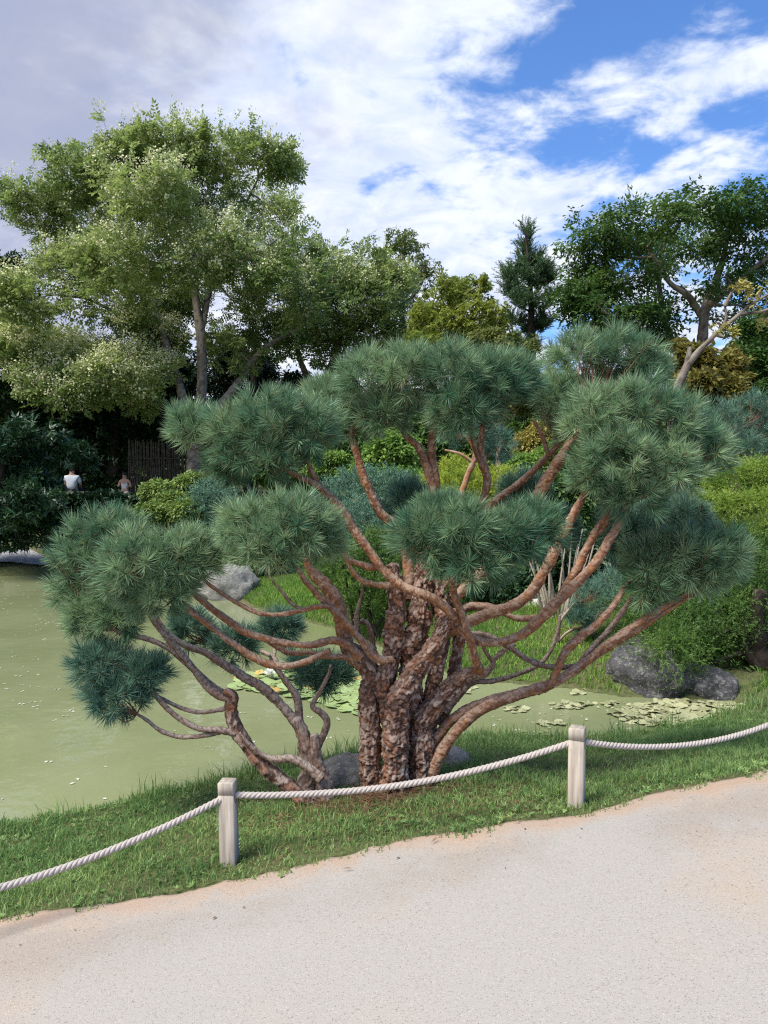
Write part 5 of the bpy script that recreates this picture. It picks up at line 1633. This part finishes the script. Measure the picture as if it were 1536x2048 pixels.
# second person walking towards the pond
D2 = 27.0
f2p = at(250, 1018, D2)
gz2 = gh(f2p[0], f2p[1])
p2 = thing("person", (f2p[0], f2p[1], gz2), "person in white top and beige shorts with raised arms, walking", "person")
k2 = (at(250, 946, D2)[2] - gz2) / 1.72
p2.scale = (k2, k2, k2)
vw = [(0, 0, .92), (0, 0, 1.12), (0, 0, 1.38), (0, -.01, 1.48), (0, -.02, 1.56), (0, -.02, 1.66),
      (-.10, 0, .86), (-.11, -.10, .48), (-.11, -.02, .08), (-.11, -.14, .04), (.10, 0, .86), (.12, .06, .48), (.12, .20, .12), (.12, .10, .05),
      (-.19, 0, 1.36), (-.27, -.04, 1.12), (-.14, -.20, 1.22), (.19, 0, 1.36), (.29, -.02, 1.12), (.16, -.22, 1.16)]
skin_body("body", vw, eb, rb, M_skin, p2)
vs2 = [(0, 0, .95), (0, 0, 1.13), (0, 0, 1.34), (-.12, 0, 1.40), (.12, 0, 1.40)]
skin_body("top", vs2, [(0, 1), (1, 2), (2, 3), (2, 4)], [(.175, .13), (.165, .125), (.17, .12), .06, .06], M_shirt, p2)
vt2 = [(0, 0, .92), (-.10, 0, .84), (-.115, -.08, .58), (.10, 0, .84), (.12, .04, .58)]
skin_body("shorts", vt2, [(0, 1), (1, 2), (0, 3), (3, 4)], [(.185, .14), .115, .11, .115, .11], M_shorts, p2)
hv_, hq_ = ellipsoid(np.array([0, .015, 1.655]), np.array([.10, .11, .115]))
put("hair", mesh_data("hair", hv_, hq_, smooth=True), M_hair, p2)

# ------------------------------------------------------------------ lilies and drifting petals
def lily_mesh(seed, mat, wave=.05, n=18):
    rng = np.random.default_rng(seed)
    a = np.linspace(.16, 2 * math.pi - .16, n)
    V = [(0, 0, 0)]
    for rr in (.55, 1.0):
        for t in a:
            r = rr * (1 + .06 * math.sin(3 * t + seed) + rng.normal(0, .02))
            V.append((r * math.cos(t), r * math.sin(t), (wave * math.sin(2 * t + seed) + wave * .6 * math.sin(5 * t)) * rr ** 3 + .02 * rr * rr))
    T = [(0, 1 + i, 2 + i) for i in range(n - 1)]
    Q = [(1 + i, 1 + n + i, 2 + n + i, 2 + i) for i in range(n - 1)]
    me = mesh_data("lily_pad", V, [np.array(T), np.array(Q)], {"tint": np.full(len(V), rng.uniform(0, 1))}, True)
    me.materials.append(mat)
    return me


LG = [lily_mesh(i, M_pad) for i in range(6)]
LB = [lily_mesh(20 + i, M_padbrown) for i in range(3)]
LP = [lily_mesh(40 + i, M_padpale, .09) for i in range(5)]


def in_poly(p, poly):
    c = False
    for i in range(len(poly)):
        a, b = poly[i], poly[(i + 1) % len(poly)]
        if (a[1] > p[1]) != (b[1] > p[1]) and p[0] < a[0] + (p[1] - a[1]) * (b[0] - a[0]) / (b[1] - a[1]):
            c = not c
    return c


def lilies(poly_px, count, meshes, rmin, rmax, label, group, seed, mind=.75, name="lily_pad", tilt=.10):
    rng = np.random.default_rng(seed)
    poly = [atz(x, y, WATER_Z)[:2] for x, y in poly_px]
    lo, hi = np.min(poly, 0), np.max(poly, 0)
    got = []
    tries = 0
    while len(got) < count and tries < 40000:
        tries += 1
        p = rng.uniform(lo, hi)
        r = rng.uniform(rmin, rmax)
        if not in_poly(p, poly):
            continue
        if any((p[0] - g[0]) ** 2 + (p[1] - g[1]) ** 2 < (mind * (r + g[2])) ** 2 for g in got):
            continue
        got.append((p[0], p[1], r))
        me = meshes[rng.integers(0, len(meshes))]
        o = put(name, me, None, None, (p[0], p[1], WATER_Z + .006 + .002 * (len(got) % 7)))
        o.scale = (r, r, r)
        o.rotation_euler = (rng.normal(0, tilt), rng.normal(0, tilt), rng.uniform(0, 6.28))
        lb_ = me.materials[0].name == "turning_lily_pad"
        tag(o, "orange-brown turning lily pad among the green raft" if lb_ else label, "lily pad", "turning pads in the green raft" if lb_ else group)
    return got


lilies([(466, 1378), (486, 1352), (560, 1335), (640, 1332), (722, 1340), (724, 1428), (690, 1424), (640, 1408), (600, 1398), (540, 1388)],
       150, LG + LG + LB[:1], .05, .085, "round green lily pad in the raft behind the trunk", "green lily pads in the raft behind the trunk", 3, .62)
lilies([(1222, 1428), (1270, 1410), (1370, 1404), (1440, 1408), (1486, 1412), (1440, 1440), (1380, 1450), (1300, 1452), (1250, 1444)],
       170, LP, .032, .058, "pale withered lily leaf in the raft below the boulders", "withered lily leaves below the boulders", 4, .62, "lily_leaf", .16)
for k, (x, y, w, n) in enumerate([(1130, 1412, 24, 12), (1175, 1412, 16, 6), (1105, 1448, 24, 9), (1035, 1420, 22, 9), (945, 1382, 10, 4), (1085, 1468, 14, 5), (1218, 1410, 16, 6), (1060, 1470, 14, 4), (1160, 1385, 14, 5)]):
    lilies([(x - w, y - 6), (x + w, y - 6), (x + w, y + 6), (x - w, y + 6)], n, LP, .022, .042, "pale withered leaf drifting in a small patch on open water", "withered leaves drifting on open water", 50 + k, .6, "lily_leaf", .1)

# a white water lily flower
fl = atz(538, 1358, WATER_Z)
wl = thing("water_lily", (fl[0], fl[1], WATER_Z), "single white water lily flower above the green raft", "flower")
for k in range(14):
    V, Fc = leaf_tpl(.085, .04, .3)
    V = rotx(V, .55 + .5 * (k % 2)); V = rotz(V, k * 6.283 / 14)
    put("petal", mesh_data("petal", V + [0, 0, .03], Fc, {"tint": np.full(4, .5)}), M_white, wl)

# drifting petals, far too many to count
rng = np.random.default_rng(31)
pp = []
for (x0, x1, y0, y1, n) in [(-300, 130, 1162, 1260, 300), (-100, 200, 1260, 1420, 80), (-50, 560, 1400, 1600, 18), (480, 720, 1420, 1500, 12), (930, 1300, 1400, 1470, 40), (400, 560, 1200, 1300, 30)]:
    for _ in range(n):
        p = atz(rng.uniform(x0, x1), rng.uniform(y0, y1), WATER_Z)
        pp.append([p[0], p[1], WATER_Z + .004])
pp = np.array(pp)
pp = pp[pond_sd(pp[:, 0], pp[:, 1]) < -.05]
pg = Geo()
th = rng.uniform(0, 6.28, len(pp))
Rz = np.stack([np.stack([np.cos(th), -np.sin(th), 0 * th], 1), np.stack([np.sin(th), np.cos(th), 0 * th], 1), np.stack([0 * th, 0 * th, 1 + 0 * th], 1)], 1)
scatter(pg, [leaf_tpl(.05, .03, .1), combine([leaf_tpl(.045, .028, .1), (leaf_tpl(.04, .03, .1)[0] + [.04, .01, 0], leaf_tpl(.04, .03)[1])])], pp, Rz, rng.uniform(.3, .9, len(pp)), None, rng)
tag(pg.obj("floating_petals", M_petal), "pale fallen petals scattered over the pond", "petals", kind="stuff")

# ------------------------------------------------------------------ grass
def blades(n_pts, P, hgt, mat, name, label, width=.0042, lean=.5, seed=1, segs=True):
    rng = np.random.default_rng(seed)
    n = len(P)
    az_ = rng.uniform(0, 6.28, n)
    ln = rng.normal(0, lean, n)
    d = np.stack([np.cos(az_), np.sin(az_), 0 * az_], 1)
    side = np.stack([-np.sin(az_), np.cos(az_), 0 * az_], 1)
    ra = rng.uniform(0, 6.28, n)
    side = side * np.cos(ra)[:, None] + d * np.sin(ra)[:, None]
    w = width * rng.uniform(.6, 1.3, n)
    up = np.array([[0, 0, 1.0]])
    mid = P + up * (hgt * .55)[:, None] + d * (hgt * ln * .30)[:, None]
    tip = P + up * (hgt * (1 - .25 * np.abs(ln)))[:, None] + d * (hgt * ln)[:, None]
    V = np.stack([P - side * w[:, None] / 2, P + side * w[:, None] / 2, mid + side * w[:, None] * .45, mid - side * w[:, None] * .45, tip], 1).reshape(-1, 3)
    k = np.arange(n)[:, None] * 5
    T = np.concatenate([k + np.array([[0, 1, 2]]), k + np.array([[0, 2, 3]]), k + np.array([[3, 2, 4]])])
    tint = np.clip(.5 + 1.8 * (fbm(P * 2.2, 4, seed) - .5) + rng.normal(0, .25, n), 0, 1)
    return tag(mk(name, V, T, mat, None, {"tint": np.repeat(tint, 5)}), label, "grass", kind="stuff")


def near_lawn():
    rng = np.random.default_rng(3)
    n = 300000
    X = rng.uniform(-3.2, 4.6, n); Y = rng.uniform(2.5, 7.0, n)
    sd = pond_sd(X, Y)
    ey_ = edge_y(X) + .10 * (fbm(np.stack([X * 2.3, 0 * X, 0 * X], 1), 4, 3) - .5) + .06 * (fbm(np.stack([X * 17, 0 * X, 0 * X], 1), 3, 4) - .5)
    e = Y - ey_ + .09 * (fbm(np.stack([X * 7, Y * 7, 0 * X], 1), 3, 14) - .5) * 2
    yn = np.interp(X, _ns[:, 0], _ns[:, 1])
    keep = (sd > .0) & (e > -.045) & (Y < np.maximum(yn + .3, 5.2)) & (np.abs(X / np.maximum(Y, 1)) < .62)
    patch = fbm(np.stack([X * 1.6, Y * 1.6, 0 * X], 1), 4, 8)
    # thinner in worn spots and below the trunk
    tr = np.hypot(X - base[0], (Y - base[1] + .05) * 1.3)
    thin = np.clip(sstep(.30, .48, patch) + .25, 0, 1) * (.15 + .85 * sstep(.10, .42, tr)) * (.50 + .50 * sstep(-.03, .06, e))
    keep &= rng.uniform(0, 1, n) < thin
    X, Y, sd, e, patch = X[keep], Y[keep], sd[keep], e[keep], patch[keep]
    Z = ground_h(X, Y, sd) - .004 + np.where(Y < edge_y(X) + .02, .012, 0)
    P = np.stack([X, Y, Z], 1)
    clump = fbm(P * np.array([6, 6, 0]), 3, 18)
    h = (.016 + .075 * clump ** 1.8) * rng.uniform(.6, 1.35, len(X)) * (.55 + .45 * sstep(0, .25, e))
    h = h * (1 + 1.0 * sstep(.28, .06, sd) * rng.uniform(0, 1, len(X)) ** 2)
    blades(len(X), P, h, M_grass, "lawn_grass", "short green lawn grass between the path and the pond", .0046, .62, 4)
    # clover and broad weeds
    m = 4500
    i = rng.choice(len(X), m, replace=False)
    sel = i[fbm(P[i] * 3.1, 3, 25) > .47]
    g = Geo()
    R = basis_z(nrm(rng.normal(0, .35, (len(sel), 3)) + [0, 0, 1.0]), rng)
    clover = [combine([(rotz(leaf_tpl(.016, .015, .1)[0], k * 2.09), leaf_tpl(.016, .015)[1]) for k in range(3)]),
              combine([(rotz(rotx(leaf_tpl(.030, .007, .2)[0], .6), k * 1.05 + .3), leaf_tpl(.030, .007)[1]) for k in range(6)])]
    scatter(g, clover, P[sel] + [0, 0, .015], R, rng.uniform(.5, 1.15, len(sel)), None, rng)
    tag(g.obj("lawn_weeds", M_grass), "clover and small weeds growing through the lawn", "weeds", kind="stuff")
    # longer tufts at the water's edge
    tx = []
    for (x, y, k) in [(300, 1592, 70), (430, 1572, 40), (120, 1640, 40), (540, 1552, 60), (590, 1540, 60), (660, 1530, 70), (700, 1518, 50), (960, 1488, 60), (1010, 1484, 60), (1060, 1480, 70), (1130, 1478, 60), (1240, 1470, 60), (1330, 1456, 60), (1440, 1430, 70), (1500, 1416, 80)]:
        c = atz(x, y, -.27)
        tx.append(c[:2] + rng.normal(0, .07, (k, 2)) + [0, -.06])
    tx = np.vstack(tx)
    s2 = pond_sd(tx[:, 0], tx[:, 1])
    tx = tx[s2 > -.02]
    P2 = np.c_[tx, ground_h(tx[:, 0], tx[:, 1]) - .01]
    blades(len(P2), P2, rng.uniform(.05, .19, len(P2)), M_grass, "shore_grass", "longer grass tufts along the near water line", .005, .55, 6)


near_lawn()


def bank_grass():
    rng = np.random.default_rng(13)
    n = 300000
    X = rng.uniform(-4.5, 4.5, n); Y = rng.uniform(6.3, 15.5, n)
    sd = pond_sd(X, Y)
    yc = .5 * (np.interp(X, _ns[:, 0], _ns[:, 1]) + np.interp(X, _fs[:, 0], _fs[:, 1]))
    keep = (sd > 0) & (sd < 3.2) & (Y > yc) & (np.abs(X / Y) < .56) & (np.hypot((X - 2.52) / .5, (Y - 6.95) / .4) > 1) & (np.hypot((X - 2.95) / .4, (Y - 6.8) / .35) > 1) & (rng.uniform(0, 1, n) < np.where(X > 0, .75, 1))
    X, Y, sd = X[keep], Y[keep], sd[keep]
    P = np.stack([X, Y, ground_h(X, Y, sd) - .01], 1)
    h = (.035 + .12 * fbm(P * [1.6, 1.6, 0], 3, 6) ** 1.6) * rng.uniform(.6, 1.4, len(X))
    blades(len(X), P, h, M_bankgrass, "bank_grass", "bright long grass on the far pond bank", .009, .6, 9)


bank_grass()


# ------------------------------------------------------------------ fallen needles and leaves
def litter():
    rng = np.random.default_rng(88)
    n = 2600
    a = rng.uniform(0, 6.28, n); r = np.abs(rng.normal(0, .38, n))
    X = base[0] - .15 + r * np.cos(a) * 1.5; Y = base[1] - .12 + r * np.sin(a) * .8
    keep = (pond_sd(X, Y) > .05) & (Y > edge_y(X) - .25)
    X, Y = X[keep], Y[keep]
    P = np.stack([X, Y, np.maximum(ground_h(X, Y), np.where(Y < edge_y(X), path_plane(X, Y) + .012, -9)) + rng.uniform(.004, .02, len(X))], 1)
    th = rng.uniform(0, 6.28, len(P))
    d = np.stack([np.cos(th), np.sin(th), rng.normal(0, .15, len(P))], 1)
    R = basis_y(d, np.tile([0, 0, 1.0], (len(P), 1)))
    g = Geo()
    scatter(g, [leaf_tpl(.06, .0035, .1), combine([leaf_tpl(.055, .0035, .1), (rotz(leaf_tpl(.055, .0035, .1)[0], .25), leaf_tpl(.055, .0035)[1])])], P, R, rng.uniform(.7, 1.2, len(P)), None, rng)
    tag(g.obj("fallen_needles", M_litter), "brown fallen needles under the pines", "needles", kind="stuff")
    m = 26
    X = rng.uniform(-1.6, 2.0, m); Y = edge_y(X) - np.abs(rng.normal(0, .35, m)) - .02
    P = np.stack([X, Y, path_plane(X, Y) + .019], 1)
    th = rng.uniform(0, 6.28, m)
    R = basis_y(np.stack([np.cos(th), np.sin(th), 0 * th], 1), nrm(np.array([[0, 0, 1.0]]) + rng.normal(0, .2, (m, 3))))
    g = Geo()
    scatter(g, [leaf_tpl(.022, .011, .3), leaf_tpl(.014, .008, .4)], P, R, rng.uniform(.4, .9, m), None, rng)
    tag(g.obj("leaf_litter", M_litter), "small dry leaves strewn along the path edge", "leaves", kind="stuff")


M_litter = leaf_mat("dry_litter", (0.11, 0.06, 0.035), (0.24, 0.15, 0.08), 0.1, 0.8)
litter()
